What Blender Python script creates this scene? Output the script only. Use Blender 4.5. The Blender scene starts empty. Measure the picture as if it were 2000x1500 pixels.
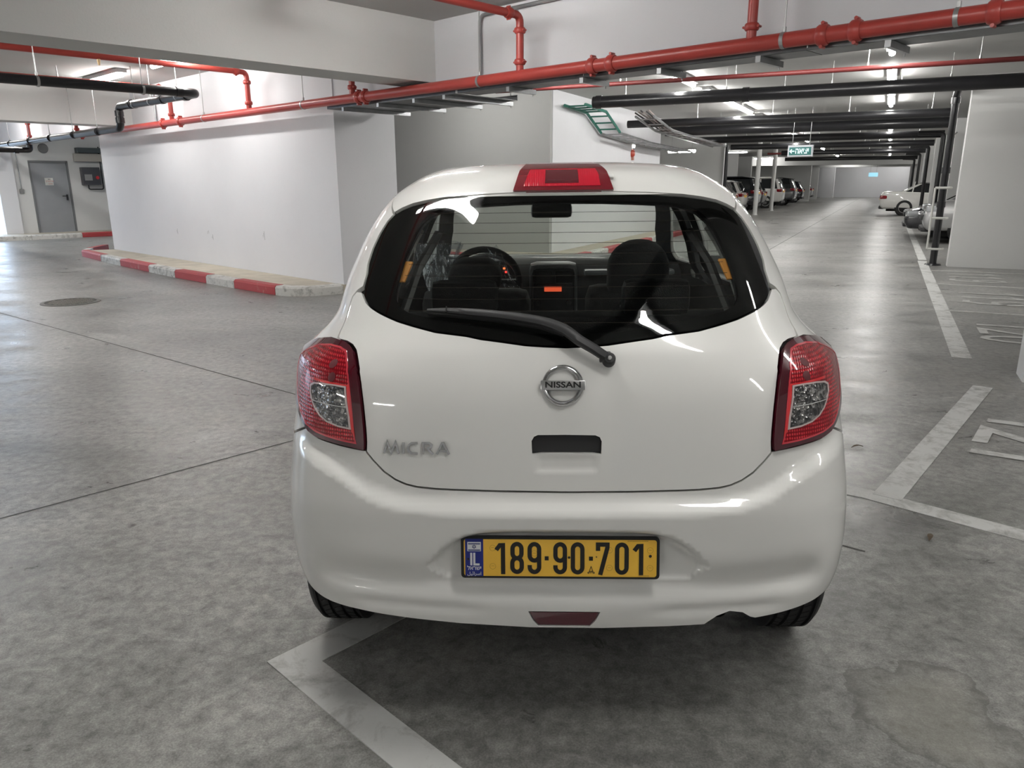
import bpy, bmesh, math, random
import numpy as np
from mathutils import Vector, Matrix, geometry
random.seed(4)
rng = np.random.default_rng(7)
SC = bpy.context.scene
COL = SC.collection
R = math.radians
# ---------------------------------------------------------------- camera
PITCH, ROLL = R(15.11), R(0.21)
fwd = Vector((0, math.cos(PITCH), -math.sin(PITCH))); up0 = Vector((0, math.sin(PITCH), math.cos(PITCH))); rt0 = Vector((1, 0, 0))
rt = rt0*math.cos(ROLL)-up0*math.sin(ROLL); up = up0*math.cos(ROLL)+rt0*math.sin(ROLL)
cam = bpy.data.cameras.new('camera'); cam.sensor_fit = 'HORIZONTAL'; cam.sensor_width = 36; cam.lens = 1455*36/2000
cam.clip_start = .05; cam.clip_end = 300
co = bpy.data.objects.new('camera', cam); COL.objects.link(co)
m = Matrix.Identity(4)
for i in range(3):
    m[i][0] = rt[i]; m[i][1] = up[i]; m[i][2] = -fwd[i]
m[0][3], m[1][3], m[2][3] = 0, 0, 1.44
co.matrix_world = m
SC.camera = co
# ---------------------------------------------------------------- world, exposure
wd = bpy.data.worlds.new('world'); SC.world = wd; wd.use_nodes = True
bg = wd.node_tree.nodes['Background']; bg.inputs[0].default_value = (.62, .78, 1.0, 1); bg.inputs[1].default_value = 6.0
vs = SC.view_settings; vs.view_transform = 'Standard'; vs.look = 'None'; vs.gamma = 1; vs.use_curve_mapping = False; vs.exposure = 0.08
cy = SC.cycles
cy.use_denoising = True; cy.max_bounces = 10; cy.diffuse_bounces = 5; cy.glossy_bounces = 4; cy.transparent_max_bounces = 16
cy.sample_clamp_indirect = 6; cy.caustics_reflective = False; cy.caustics_refractive = False
LAMP = 80.0            # radiance of the fluorescent tubes
# ---------------------------------------------------------------- materials
MATS = {}
def nodes(name):
    m = bpy.data.materials.new(name); m.use_nodes = True; nt = m.node_tree; nt.nodes.clear()
    out = nt.nodes.new('ShaderNodeOutputMaterial'); return m, nt, out
def nd(nt, typ, **kw):
    n = nt.nodes.new(typ)
    for k, v in kw.items():
        if k in n.inputs.keys(): n.inputs[k].default_value = v
        else: setattr(n, k, v)
    return n
def ramp(nt, src, stops):
    r = nt.nodes.new('ShaderNodeValToRGB'); e = r.color_ramp.elements
    while len(e) < len(stops): e.new(.5)
    for el, (p, c) in zip(e, stops): el.position = p; el.color = (*c, 1) if len(c) == 3 else c
    nt.links.new(src, r.inputs[0]); return r.outputs[0]
def mixc(nt, f, a, b, mode='MIX'):
    n = nt.nodes.new('ShaderNodeMix'); n.data_type = 'RGBA'; n.blend_type = mode
    if isinstance(f, (int, float)): n.inputs[0].default_value = f
    else: nt.links.new(f, n.inputs[0])
    for i, v in ((6, a), (7, b)):
        if isinstance(v, tuple): n.inputs[i].default_value = (*v, 1) if len(v) == 3 else v
        else: nt.links.new(v, n.inputs[i])
    return n.outputs[2]
def mth(nt, op, a, b=None):
    n = nt.nodes.new('ShaderNodeMath'); n.operation = op
    for i, v in ((0, a), (1, b)):
        if v is None: continue
        if isinstance(v, (int, float)): n.inputs[i].default_value = v
        else: nt.links.new(v, n.inputs[i])
    return n.outputs[0]
def noise(nt, vec, scale, detail=4, rough=.55, dist=0):
    n = nd(nt, 'ShaderNodeTexNoise', Scale=scale, Detail=detail, Roughness=rough, Distortion=dist)
    nt.links.new(vec, n.inputs['Vector']); return n.outputs['Fac']
def coords(nt, scale=(1, 1, 1), rot=(0, 0, 0), obj=True):
    tc = nt.nodes.new('ShaderNodeTexCoord'); mp = nt.nodes.new('ShaderNodeMapping')
    mp.inputs['Scale'].default_value = scale; mp.inputs['Rotation'].default_value = rot
    nt.links.new(tc.outputs['Object' if obj else 'Generated'], mp.inputs[0]); return mp.outputs[0]
def M(name, col=(.5, .5, .5), rough=.5, metal=0, var=.0, vscale=8, coat=0, bump=0, bscale=40, spec=.5, emit=None, estr=0):
    """plain principled material with a little procedural variation of tone and relief"""
    if name in MATS: return MATS[name]
    m, nt, out = nodes(name)
    b = nd(nt, 'ShaderNodeBsdfPrincipled'); nt.links.new(b.outputs[0], out.inputs[0])
    b.inputs['Base Color'].default_value = (*col, 1); b.inputs['Roughness'].default_value = rough; b.inputs['Metallic'].default_value = metal
    b.inputs['Coat Weight'].default_value = coat; b.inputs['Coat Roughness'].default_value = .04; b.inputs['Specular IOR Level'].default_value = spec
    if var or bump: v = coords(nt)
    if var:
        f = noise(nt, v, vscale, 5)
        c = ramp(nt, f, [(.3, tuple(x*(1-var) for x in col)), (.7, tuple(min(1, x*(1+var)) for x in col))])
        nt.links.new(c, b.inputs['Base Color'])
    if bump:
        bp = nd(nt, 'ShaderNodeBump', Strength=bump, Distance=.01); nt.links.new(noise(nt, v, bscale, 5), bp.inputs['Height']); nt.links.new(bp.outputs[0], b.inputs['Normal'])
    if emit: b.inputs['Emission Color'].default_value = (*emit, 1); b.inputs['Emission Strength'].default_value = estr
    MATS[name] = m; return m
def m_wall(name, col, var=.05):
    if name in MATS: return MATS[name]
    m, nt, out = nodes(name); v = coords(nt)
    b = nd(nt, 'ShaderNodeBsdfPrincipled', Roughness=.75); b.inputs['Specular IOR Level'].default_value = .25
    f1 = noise(nt, v, .8, 5, .6); f2 = noise(nt, v, 14, 6, .65)
    c = ramp(nt, f1, [(.3, tuple(x*(1-var) for x in col)), (.7, col)])
    c = mixc(nt, mth(nt, 'MULTIPLY', ramp(nt, f2, [(.58, (0, 0, 0)), (.75, (1, 1, 1))]), .12), c, tuple(x*.8 for x in col))
    nt.links.new(c, b.inputs['Base Color'])
    bp = nd(nt, 'ShaderNodeBump', Strength=.25, Distance=.006); nt.links.new(noise(nt, v, 60, 6, .7), bp.inputs['Height']); nt.links.new(bp.outputs[0], b.inputs['Normal'])
    nt.links.new(b.outputs[0], out.inputs[0]); MATS[name] = m; return m
def m_floor():
    m, nt, out = nodes('polished_concrete'); v = coords(nt)
    b = nd(nt, 'ShaderNodeBsdfPrincipled')
    va = coords(nt, (1, 1.6, 1), (0, 0, R(40)))
    big = noise(nt, va, .42, 7, .62, .7); mid = noise(nt, va, 1.9, 9, .70, .6); fine = noise(nt, v, 19, 9, .74, .3); grain = noise(nt, v, 170, 5, .75)
    c = ramp(nt, big, [(.30, (.145, .143, .135)), (.50, (.228, .225, .214)), (.70, (.315, .311, .298))])
    c = mixc(nt, .85, c, ramp(nt, mid, [(.28, (.30, .30, .30)), (.5, (.5, .5, .5)), (.72, (.71, .705, .695))]), 'OVERLAY')
    c = mixc(nt, .70, c, ramp(nt, fine, [(.30, (.14, .14, .14)), (.5, (.5, .5, .5)), (.70, (.86, .86, .86))]), 'OVERLAY')
    c = mixc(nt, .55, c, ramp(nt, grain, [(.32, (.18, .18, .18)), (.68, (.82, .82, .82))]), 'OVERLAY')
    wp = ramp(nt, noise(nt, v, .55, 6, .65, 1.2), [(.58, (0, 0, 0)), (.70, (1, 1, 1))])                       # warm worn patches
    c = mixc(nt, mth(nt, 'MULTIPLY', wp, .30), c, (.35, .325, .275))
    dp = ramp(nt, noise(nt, va, .9, 8, .72, .9), [(.60, (0, 0, 0)), (.74, (1, 1, 1))])                        # dark rubbed patches
    c = mixc(nt, mth(nt, 'MULTIPLY', dp, .36), c, (.095, .093, .088))
    dn = nd(nt, 'ShaderNodeTexNoise', Scale=16.0); nt.links.new(v, dn.inputs['Vector'])
    wv = mixc(nt, .035, v, dn.outputs['Color'], 'ADD')
    for sc, r0, lim, k in ((2.6, .045, .72, .85), (6.5, .07, .80, .75)):                                        # pits and oil drops
        vo = nd(nt, 'ShaderNodeTexVoronoi', Scale=sc); nt.links.new(wv, vo.inputs['Vector'])
        sp = ramp(nt, vo.outputs['Distance'], [(r0*.55, (1, 1, 1)), (r0*1.25, (0, 0, 0))]); on = mth(nt, 'GREATER_THAN', vo.outputs['Color'], lim)
        c = mixc(nt, mth(nt, 'MULTIPLY', mth(nt, 'MULTIPLY', sp, on), k), c, (.035, .033, .03))
    sc_ = ramp(nt, noise(nt, coords(nt, (1.0, 6.5, 1), (0, 0, R(62))), 3.0, 6, .78, .4), [(.63, (0, 0, 0)), (.69, (1, 1, 1))])
    c = mixc(nt, mth(nt, 'MULTIPLY', sc_, .24), c, (.12, .12, .113))
    ws = ramp(nt, noise(nt, v, 2.9, 10, .82, .8), [(.645, (0, 0, 0)), (.69, (1, 1, 1))])
    c = mixc(nt, mth(nt, 'MULTIPLY', ws, .38), c, (.44, .435, .41))
    # dried puddle with a dark rim and a dark repair strip, right of the car
    pn = nd(nt, 'ShaderNodeTexNoise', Scale=5.5, Detail=6.0); nt.links.new(v, pn.inputs['Vector'])
    sx = nt.nodes.new('ShaderNodeSeparateXYZ'); nt.links.new(mixc(nt, .30, v, pn.outputs['Color'], 'ADD'), sx.inputs[0])          # adds about .15 to x and y
    def ell(cx, cy, rx, ry):
        a_ = mth(nt, 'DIVIDE', mth(nt, 'SUBTRACT', sx.outputs[0], cx), rx); b_ = mth(nt, 'DIVIDE', mth(nt, 'SUBTRACT', sx.outputs[1], cy), ry)
        return mth(nt, 'SQRT', mth(nt, 'ADD', mth(nt, 'MULTIPLY', a_, a_), mth(nt, 'MULTIPLY', b_, b_)))
    e = ell(1.33, 1.93, .20, .24)
    c = mixc(nt, mth(nt, 'MULTIPLY', ramp(nt, e, [(.80, (0, 0, 0)), (.97, (1, 1, 1)), (1.0, (1, 1, 1)), (1.10, (0, 0, 0))]), .55), c, (.10, .097, .088))
    c = mixc(nt, mth(nt, 'MULTIPLY', ramp(nt, e, [(.5, (1, 1, 1)), (1.0, (0, 0, 0))]), .35), c, (.33, .315, .27))
    st = mth(nt, 'ABSOLUTE', mth(nt, 'SUBTRACT', mth(nt, 'ADD', mth(nt, 'MULTIPLY', sx.outputs[0], .80), mth(nt, 'MULTIPLY', sx.outputs[1], -.60)), .655))
    stm = mth(nt, 'MULTIPLY', ramp(nt, st, [(.05, (1, 1, 1)), (.075, (0, 0, 0))]), mth(nt, 'LESS_THAN', sx.outputs[1], 2.85))
    c = mixc(nt, mth(nt, 'MULTIPLY', stm, .45), c, (.11, .108, .10))
    nt.links.new(c, b.inputs['Base Color'])
    rr = ramp(nt, mid, [(.3, (.25, .25, .25)), (.52, (.35, .35, .35)), (.72, (.52, .52, .52))])
    nt.links.new(rr, b.inputs['Roughness']); b.inputs['Specular IOR Level'].default_value = .5
    bp = nd(nt, 'ShaderNodeBump', Strength=.22, Distance=.01); nt.links.new(mth(nt, 'ADD', mid, mth(nt, 'MULTIPLY', fine, .45)), bp.inputs['Height']); nt.links.new(bp.outputs[0], b.inputs['Normal'])
    nt.links.new(b.outputs[0], out.inputs[0]); return m
def m_worn(name, col, under, amount=.55, scale=7, rough=.6):
    """paint worn through to the surface below"""
    if name in MATS: return MATS[name]
    m, nt, out = nodes(name); v = coords(nt); b = nd(nt, 'ShaderNodeBsdfPrincipled', Roughness=rough)
    f = noise(nt, v, scale, 9, .72, .5); g = noise(nt, v, scale*.22, 4, .6)
    k = ramp(nt, mth(nt, 'ADD', mth(nt, 'MULTIPLY', f, .65), mth(nt, 'MULTIPLY', g, .35)), [(amount-.06, (0, 0, 0)), (amount+.08, (1, 1, 1))])
    base = mixc(nt, mth(nt, 'MULTIPLY', noise(nt, v, scale*2.5, 6, .7), .35), col, tuple(x*.75 for x in col))
    nt.links.new(mixc(nt, k, base, under), b.inputs['Base Color']); nt.links.new(b.outputs[0], out.inputs[0]); MATS[name] = m; return m
def m_glass(name, tint, ior=1.5, rough=0.0):
    """thin pane: tinted see-through with a Fresnel reflection"""
    if name in MATS: return MATS[name]
    m, nt, out = nodes(name); t = nd(nt, 'ShaderNodeBsdfTransparent'); t.inputs[0].default_value = (*tint, 1)
    g = nd(nt, 'ShaderNodeBsdfGlossy', Roughness=rough); fr = nd(nt, 'ShaderNodeFresnel', IOR=ior); mx = nd(nt, 'ShaderNodeMixShader')
    ge = nt.nodes.new('ShaderNodeNewGeometry'); nt.links.new(mth(nt, 'ADD', mth(nt, 'MULTIPLY', ge.outputs['Backfacing'], 1/ior-ior), ior), fr.inputs['IOR'])      # same reflection from both faces of the pane
    nt.links.new(fr.outputs[0], mx.inputs[0]); nt.links.new(t.outputs[0], mx.inputs[1]); nt.links.new(g.outputs[0], mx.inputs[2]); nt.links.new(mx.outputs[0], out.inputs[0])
    MATS[name] = m; return m
def m_emit(name, col, s):
    if name in MATS: return MATS[name]
    m, nt, out = nodes(name); e = nd(nt, 'ShaderNodeEmission', Strength=s); e.inputs[0].default_value = (*col, 1); nt.links.new(e.outputs[0], out.inputs[0]); MATS[name] = m; return m
# ---------------------------------------------------------------- mesh helpers
class MB:
    """collects simple shapes into one mesh"""
    def __init__(s): s.v = []; s.f = []
    def add(s, vs, fs):
        o = len(s.v); s.v += [tuple(map(float, p)) for p in vs]; s.f += [tuple(i+o for i in f) for f in fs]; return s
    def box(s, x0, x1, y0, y1, z0, z1, bev=0):
        if bev <= 0:
            v = [(x, y, z) for z in (z0, z1) for (x, y) in ((x0, y0), (x1, y0), (x1, y1), (x0, y1))]
            return s.add(v, [(3, 2, 1, 0), (4, 5, 6, 7), (0, 1, 5, 4), (1, 2, 6, 5), (2, 3, 7, 6), (3, 0, 4, 7)])
        bm = bmesh.new(); bmesh.ops.create_cube(bm, size=1)
        for w in bm.verts: w.co = Vector(((x0+x1)/2+w.co.x*(x1-x0), (y0+y1)/2+w.co.y*(y1-y0), (z0+z1)/2+w.co.z*(z1-z0)))
        bmesh.ops.bevel(bm, geom=list(bm.edges), offset=bev, segments=2, profile=.6, affect='EDGES')
        return s.bm(bm)
    def bm(s, bm):
        bm.verts.index_update(); s.add([w.co for w in bm.verts], [[w.index for w in f.verts] for f in bm.faces]); bm.free(); return s
    def prism(s, poly, z0, z1):
        n = len(poly); return s.add([(x, y, z0) for x, y in poly]+[(x, y, z1) for x, y in poly],
                                    [tuple(range(n-1, -1, -1)), tuple(range(n, 2*n))]+[(i, (i+1) % n, n+(i+1) % n, n+i) for i in range(n)])
    def tube(s, path, r, seg=12, caps=True):
        path = [Vector(p) for p in path]; n = len(path); rs = r if isinstance(r, (list, tuple)) else [r]*n
        vs = []; fs = []; prev = None
        for i, p in enumerate(path):
            d = (path[min(i+1, n-1)]-path[max(i-1, 0)]).normalized()
            if prev is None:
                a = Vector((0, 0, 1)) if abs(d.z) < .9 else Vector((1, 0, 0)); u = d.cross(a).normalized()
            else: u = (prev-d*prev.dot(d)).normalized()
            prev = u; w = d.cross(u)
            for k in range(seg):
                a = 2*math.pi*k/seg; vs.append(p+(u*math.cos(a)+w*math.sin(a))*rs[i])
        for i in range(n-1):
            for k in range(seg): fs.append((i*seg+k, i*seg+(k+1) % seg, (i+1)*seg+(k+1) % seg, (i+1)*seg+k))
        if caps: fs += [tuple(range(seg-1, -1, -1)), tuple(range((n-1)*seg, n*seg))]
        return s.add(vs, fs)
    def lathe(s, prof, seg=32, mat=None):
        """profile (r, h) turned about z, then moved by mat"""
        n = len(prof); vs = []; mat = mat or Matrix.Identity(4)
        for k in range(seg):
            a = 2*math.pi*k/seg
            for r_, h in prof: vs.append(mat @ Vector((r_*math.cos(a), r_*math.sin(a), h)))
        fs = [(k*n+i, ((k+1) % seg)*n+i, ((k+1) % seg)*n+i+1, k*n+i+1) for k in range(seg) for i in range(n-1)]
        return s.add(vs, fs)
    def xf(s, mat):
        s.v = [tuple(mat @ Vector(p)) for p in s.v]; return s
    def build(s, name, mat, parent=None, smooth=None, **tags):
        return mesh_obj(name, s.v, s.f, mat, parent, smooth, **tags)
def mesh_obj(name, v, f, mat, parent=None, smooth=None, **tags):
    me = bpy.data.meshes.new(name); me.from_pydata([tuple(map(float, p)) for p in v], [], [tuple(map(int, q)) for q in f]); me.update()
    o = bpy.data.objects.new(name, me); COL.objects.link(o)
    for mm in (mat if isinstance(mat, (list, tuple)) else [mat]): me.materials.append(mm)
    if parent: o.parent = parent
    if smooth is not None:
        me.polygons.foreach_set('use_smooth', [True]*len(me.polygons))
        if smooth < 180:
            bm = bmesh.new(); bm.from_mesh(me); lim = R(smooth)
            for e in bm.edges:
                if len(e.link_faces) == 2 and e.calc_face_angle(0) > lim: e.smooth = False
            bm.to_mesh(me); bm.free()
    for k, x in tags.items(): o[k] = x
    return o
def thing(name, label, cat, loc=(0, 0, 0), rz=0, group=None):
    o = bpy.data.objects.new(name, None); COL.objects.link(o); o.empty_display_size = .2; o.location = loc; o.rotation_euler = (0, 0, rz)
    return tag(o, label, cat, group)
def tag(o, label, cat, group=None):
    o['label'] = label; o['category'] = cat
    if group: o['group'] = group
    return o
def struct(o, label=None):
    o['kind'] = 'structure'
    if label: o['label'] = label
    return o
def bend(pts, rad, n=5):
    """polyline with rounded corners"""
    pts = [Vector(p) for p in pts]; out = [pts[0]]
    for a, b, c in zip(pts, pts[1:], pts[2:]):
        u = (a-b).normalized(); w = (c-b).normalized(); r_ = min(rad, (a-b).length*.49, (c-b).length*.49)
        p0 = b+u*r_; p1 = b+w*r_
        for k in range(n+1):
            t = k/n; out.append(p0*(1-t)**2+b*2*t*(1-t)+p1*t*t)
    out.append(pts[-1]); return out
def ribbon(path, w, closed=False):
    """flat 2-D stroke of width w along a path -> (verts2d, quads)"""
    p = [Vector((a, b)) for a, b in path]; n = len(p); L = []; Rr = []
    for i in range(n):
        a = p[(i-1) % n] if (closed or i > 0) else None; c = p[(i+1) % n] if (closed or i < n-1) else None
        d1 = (p[i]-a).normalized() if a is not None else None; d2 = (c-p[i]).normalized() if c is not None else None
        d1 = d1 or d2; d2 = d2 or d1
        n1 = Vector((-d1.y, d1.x)); n2 = Vector((-d2.y, d2.x)); mm = (n1+n2).normalized(); k = w/2/max(.35, mm.dot(n1))
        L.append(p[i]+mm*k); Rr.append(p[i]-mm*k)
    vs = L+Rr; m_ = n if closed else n-1
    return vs, [(n+i, n+(i+1) % n, (i+1) % n, i) for i in range(m_)]
def solid2d(mb, vs, fs, depth, mat):
    """a flat 2-D mesh given thickness: local x, y in the plane, z outwards"""
    n = len(vs); cnt = {}
    for f in fs:
        for a, b in zip(f, f[1:]+f[:1]): cnt[(a, b)] = 1
    ff = [tuple(i+n for i in f) for f in fs]+[tuple(reversed(f)) for f in fs]
    ff += [(a, b, b+n, a+n) for (a, b) in cnt if (b, a) not in cnt]
    mb.add([mat @ Vector((x, y, 0)) for x, y in vs]+[mat @ Vector((x, y, depth)) for x, y in vs], ff); return mb
def text_mesh(txt, size, extrude=0, offset=0, align='CENTER', sx=1, shear=0):
    c = bpy.data.curves.new('text', 'FONT'); c.body = txt; c.size = size; c.extrude = extrude; c.offset = offset; c.align_x = align; c.align_y = 'CENTER'; c.shear = shear
    c.resolution_u = 3
    o = bpy.data.objects.new('text', c); COL.objects.link(o); bpy.context.view_layer.update()
    me = bpy.data.meshes.new_from_object(o.evaluated_get(bpy.context.evaluated_depsgraph_get())); bpy.data.objects.remove(o)
    v = [(w.co.x*sx, w.co.y, w.co.z) for w in me.vertices]; f = [tuple(p.vertices) for p in me.polygons]; return v, f
# ---------------------------------------------------------------- body surface of the white hatchback (car's own coordinates)
def pch(xs, ys):
    xs = np.array(xs, float); ys = np.array(ys, float); h = np.diff(xs); d = np.diff(ys)/h; m = np.zeros_like(xs)
    m[0] = d[0]; m[-1] = d[-1]
    for i in range(1, len(xs)-1):
        if d[i-1]*d[i] > 0:
            w1 = 2*h[i]+h[i-1]; w2 = h[i]+2*h[i-1]; m[i] = (w1+w2)/(w1/d[i-1]+w2/d[i])
    def f(x):
        x = np.clip(np.asarray(x, float), xs[0], xs[-1]); i = np.clip(np.searchsorted(xs, x, side='right')-1, 0, len(xs)-2)
        t = (x-xs[i])/h[i]; t2 = t*t; t3 = t2*t
        return (2*t3-3*t2+1)*ys[i]+(t3-2*t2+t)*h[i]*m[i]+(3*t2-2*t3)*ys[i+1]+(t3-t2)*h[i]*m[i+1]
    return f
def sst(a, b, x):
    u = np.clip((x-a)/(b-a), 0, 1); return u*u*(3-2*u)
f_z = pch([.15,1.40,1.45,1.50,1.60,1.80,2.0], [.15,1.40,1.443,1.470,1.492,1.507,1.512])
f_yr = pch([.15,.24,.28,.33,.40,.50,.62,.68,.75,.82,.90,1.0,1.05,1.1,1.2,1.3,1.36,1.40,1.43,1.46,1.50,1.60,1.80,2.0],
           [.12,.070,.050,.034,.026,.022,.025,.034,.046,.060,.080,.125,.162,.203,.285,.366,.4145,.446,.468,.489,.53,.66,.95,1.24])
f_yf = pch([.15,.3,.6,.75,.85,.92,.97,1.02,1.2,1.4,1.5,1.6,1.8,2.0], [3.6,3.78,3.80,3.70,3.50,3.22,2.98,2.88,2.50,2.03,1.86,1.74,1.50,1.26])
f_n = pch([.15,.5,.75,.9,1.05,1.2,1.40,1.5,1.6,2.0], [5.5,6.2,6.0,5.4,4.8,4.4,4.0,3.6,3.2,2.2])
W_S = [.15,.30,.36,.42,.50,.60,.70,.80,.90,.95,.97,1.0,1.03,1.06,1.1,1.15,1.2,1.3,1.4,1.45,1.5,1.6,1.8,2.0]
W_V = [.70,.838,.850,.862,.8645,.8605,.8495,.837,.827,.814,.793,.760,.735,.717,.7075,.695,.6765,.631,.562,.501,.4545,.389,.20,.0]
f_w = pch(W_S, W_V)
f_zl = pch([0,.3,.42,.5,.56,.62,.75,.95], [.68,.683,.692,.715,.75,.775,.80,.83])      # lower edge of tailgate and lamps
def recess(x, z):
    """how far the bumper and tailgate are pushed in (+) or out (-)"""
    ax = np.abs(x)
    zl = f_zl(ax)
    d = -.030*sst(0, .045, zl-z)                                                       # bumper stands proud of the tailgate
    # number-plate recess: flared trapezoid with pointed sides
    hw = np.where(z > .50, .368-(z-.50)*.95, .368-(.50-z)*.75)
    e1 = (hw-ax)*.62; e2 = .600-z
    k = 45.0; dd = -np.log(np.exp(-k*np.minimum(e1, .5))+np.exp(-k*np.minimum(e2, .5)))/k     # soft corner
    rec = .032*sst(-.004, .020, dd)*sst(.43, .475, z)
    # long scoop over the lower lip
    zc = .442+.020*(ax/.62)**2
    u = (z-zc)/np.where(z > zc, .050, .034)
    sc = .027*np.exp(-u*u*1.2)*sst(.69, .58, ax)
    u3 = (z-(.392-.05*np.clip(.55-ax, 0, .4)))/.017
    d = d+np.maximum(rec, sc)+.35*np.minimum(rec, sc)*0+.007*np.exp(-u3*u3)*sst(.60, .50, ax)*sst(.16, .30, ax)
    # soft dish under the release handle
    d = d+.006*sst(.085, .06, ax)*sst(.735, .75, z)*sst(.79, .765, z)
    return d
def P(t, s, bump=True):
    """t: 0 rear centre, +-1 middle of a side, +-2 front centre; s: height, on past 1.4 over the roof"""
    t = np.asarray(t, float); s = np.asarray(s, float)
    yr = f_yr(s); yf = f_yf(s); ym = (yr+yf)/2; L = (yf-yr)/2; n = f_n(s); w = f_w(s)
    th = t*math.pi/2
    c = np.cos(th); si = np.sin(th); r = (np.abs(c)**n+np.abs(si)**n)**(-1/n)
    x = w*r*si; y = ym-L*r*c; z = f_z(s)+0*x
    if bump:
        y = y+recess(x, z)*sst(.55, .41, np.abs(t))*sst(1.2, 1.0, s)
    return np.stack([x, y, z], -1)
def normal(t, s):
    e = 1e-3
    a = P(t+e, s)-P(t-e, s); b = P(t, s+e)-P(t, s-e)
    n = np.cross(a, b); n /= np.linalg.norm(n, axis=-1, keepdims=True)+1e-12
    return n
def P_off(t, s, off):
    return P(t, s)+normal(t, s)*off
def yz2ts(y, z, side=1):
    """a point of the side view -> (t, s)"""
    s = z; lo, hi = .5, 1.6
    for _ in range(40):
        m = (lo+hi)/2
        if P(m, s, False)[1] < y: lo = m
        else: hi = m
    return (side*(lo+hi)/2, s)
def xz2ts(x, z):
    """a point of the rear view -> (t, s)"""
    lo, hi = -.9, .9
    for _ in range(40):
        m = (lo+hi)/2
        if P(m, z, False)[0] < x: lo = m
        else: hi = m
    return ((lo+hi)/2, z)
# ---------------------------------------------------------------- the two grids of the garage
def dirn(a): return Vector((math.sin(R(a)), math.cos(R(a)), 0))
A1, A2 = dirn(26.1), dirn(116.1)           # along and across the long aisle
B1, B2 = dirn(-46.4), dirn(43.6)           # along the white wall with the red main, and square to it
W0 = Vector((-2.27, 10.098, 0))            # right front corner of that wall
ZC = 3.12                                  # ceiling
def pa(p, q, z=0): return A2*p+A1*q+Vector((0, 0, z))
def pb(s, n, z=0): return W0+B1*s+B2*n+Vector((0, 0, z))
def quadA(p0, p1, q0, q1): return [tuple(pa(a, b))[:2] for a, b in ((p0, q0), (p1, q0), (p1, q1), (p0, q1))]
def quadB(s0, s1, n0, n1): return [tuple(pb(a, b))[:2] for a, b in ((s0, n0), (s0, n1), (s1, n1), (s1, n0))]
white = m_wall('white_paint', (.745, .745, .77)); white2 = m_wall('white_paint_warm', (.70, .70, .69)); shaded_w = m_wall('white_paint_shaded', (.42, .42, .41), .04)
ceil_m = m_wall('ceiling_paint', (.56, .56, .55), .07)
floor_m = m_floor()
fl = struct(mesh_obj('floor', [(-60, -25, 0), (95, -25, 0), (95, 110, 0), (-60, 110, 0)], [(0, 1, 2, 3)], floor_m))
struct(MB().prism(quadB(-130, 16.35, -40, 20), ZC, ZC+.25).prism(quadB(-130, 70, 20, 130), ZC, ZC+.25).build('ceiling', ceil_m))
# saw-cut joints in the slab
jm = M('joint_dark', (.075, .073, .068), .9)  # the joint strips' own dark colour
def joint(a, b, w=.006):
    a = Vector((*a, 0)); b = Vector((*b, 0)); d = (b-a).normalized(); n = Vector((-d.y, d.x, 0))*w
    mesh_obj('control_joint', [a-n, b-n, b+n, a+n], [(0, 1, 2, 3)], jm, fl).location.z = .0012
joint((-7.6, 9.9), (1.42, 2.72)); joint((-5.2, .1), (1.2, 6.6), .005)
joint(tuple(pa(-2.2, 14))[:2], tuple(pa(-2.2, 80))[:2], .008)
for q in (24, 33, 42): joint(tuple(pa(-5, q))[:2], tuple(pa(.6, q))[:2], .008)
# painted slot lines
line_m = m_worn('line_paint', (.60, .60, .585), (.30, .297, .282), .545, 9, .55)
line_f = m_worn('line_paint_faint', (.56, .56, .54), (.29, .288, .275), .57, 8, .55)
def pline(a, b, w, name='painted_line', mat=None, z=.003):
    a = Vector((a[0], a[1], 0)); b = Vector((b[0], b[1], 0)); d = (b-a).normalized(); n = Vector((-d.y, d.x, 0))*w/2
    return mesh_obj(name, [p+Vector((0, 0, h)) for h in (0, z) for p in (a-n, b-n, b+n, a+n)], [(4, 5, 6, 7), (0, 1, 5, 4), (1, 2, 6, 5), (2, 3, 7, 6), (3, 0, 4, 7)], mat or line_m, fl)
c0 = Vector((-.682, 2.018, 0))
pline(c0-B2*.06, c0+B2*2.3, .12); pline(c0+B1*.06, c0-B1*3.4, .12, z=.0036)
pline((1.68, 3.30), (2.75, 2.28), .118); pline((1.20, 3.62), (1.70, 3.285), .118, z=.0036)
pline((1.765, 3.25), (3.41, 5.20), .125, z=.0042)
pline(pa(.715, 7.17), pa(.715, 16.0), .15); pline(pa(.73, 16.2), pa(.73, 34), .14)
for q in (9.85, 12.44, 14.35): pline(pa(.78, q), pa(5.6, q), .055, mat=line_f)
TWO = [[(-.26, .72), (-.18, .93), (.05, 1), (.26, .85), (.24, .62), (-.28, .03), (.32, .03)]]; ONE = [[(0, 0), (0, 1), (-.28, .78)]]; SEV = [[(-.32, 1), (.28, 1), (.22, .62), (-.08, 0)]]
ZERO = [[(.3*math.sin(a), .5+.5*math.cos(a)) for a in np.linspace(0, 2*math.pi, 25)]]
SIX = [[(.26, .95), (-.05, .98), (-.28, .7), (-.3, .3), (-.1, .02), (.15, .04), (.29, .28), (.15, .52), (-.1, .55), (-.28, .38)]]
NINE = [[(-x, 1-y) for x, y in SIX[0]]]
dN = (Vector((-.62, -.785, 0)), Vector((.86, -.51, 0)))
def num_at(org, txt, gap, sx, sy, w, mat, dirs):
    d, u = dirs
    for i, ch in enumerate(txt):
        g = {'1': ONE, '2': TWO, '7': SEV, '0': ZERO, '6': SIX, '9': NINE, '8': NINE}[ch]; o = org+d*(gap*i); mb = MB()
        for pth in g:
            vs, fs = ribbon([(x*sx, y*sy) for x, y in pth], w); mb.add([o+d*a.x+u*a.y+Vector((0, 0, .0035)) for a in vs], fs)
        mb.build('painted_digit', mat, fl)
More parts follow.
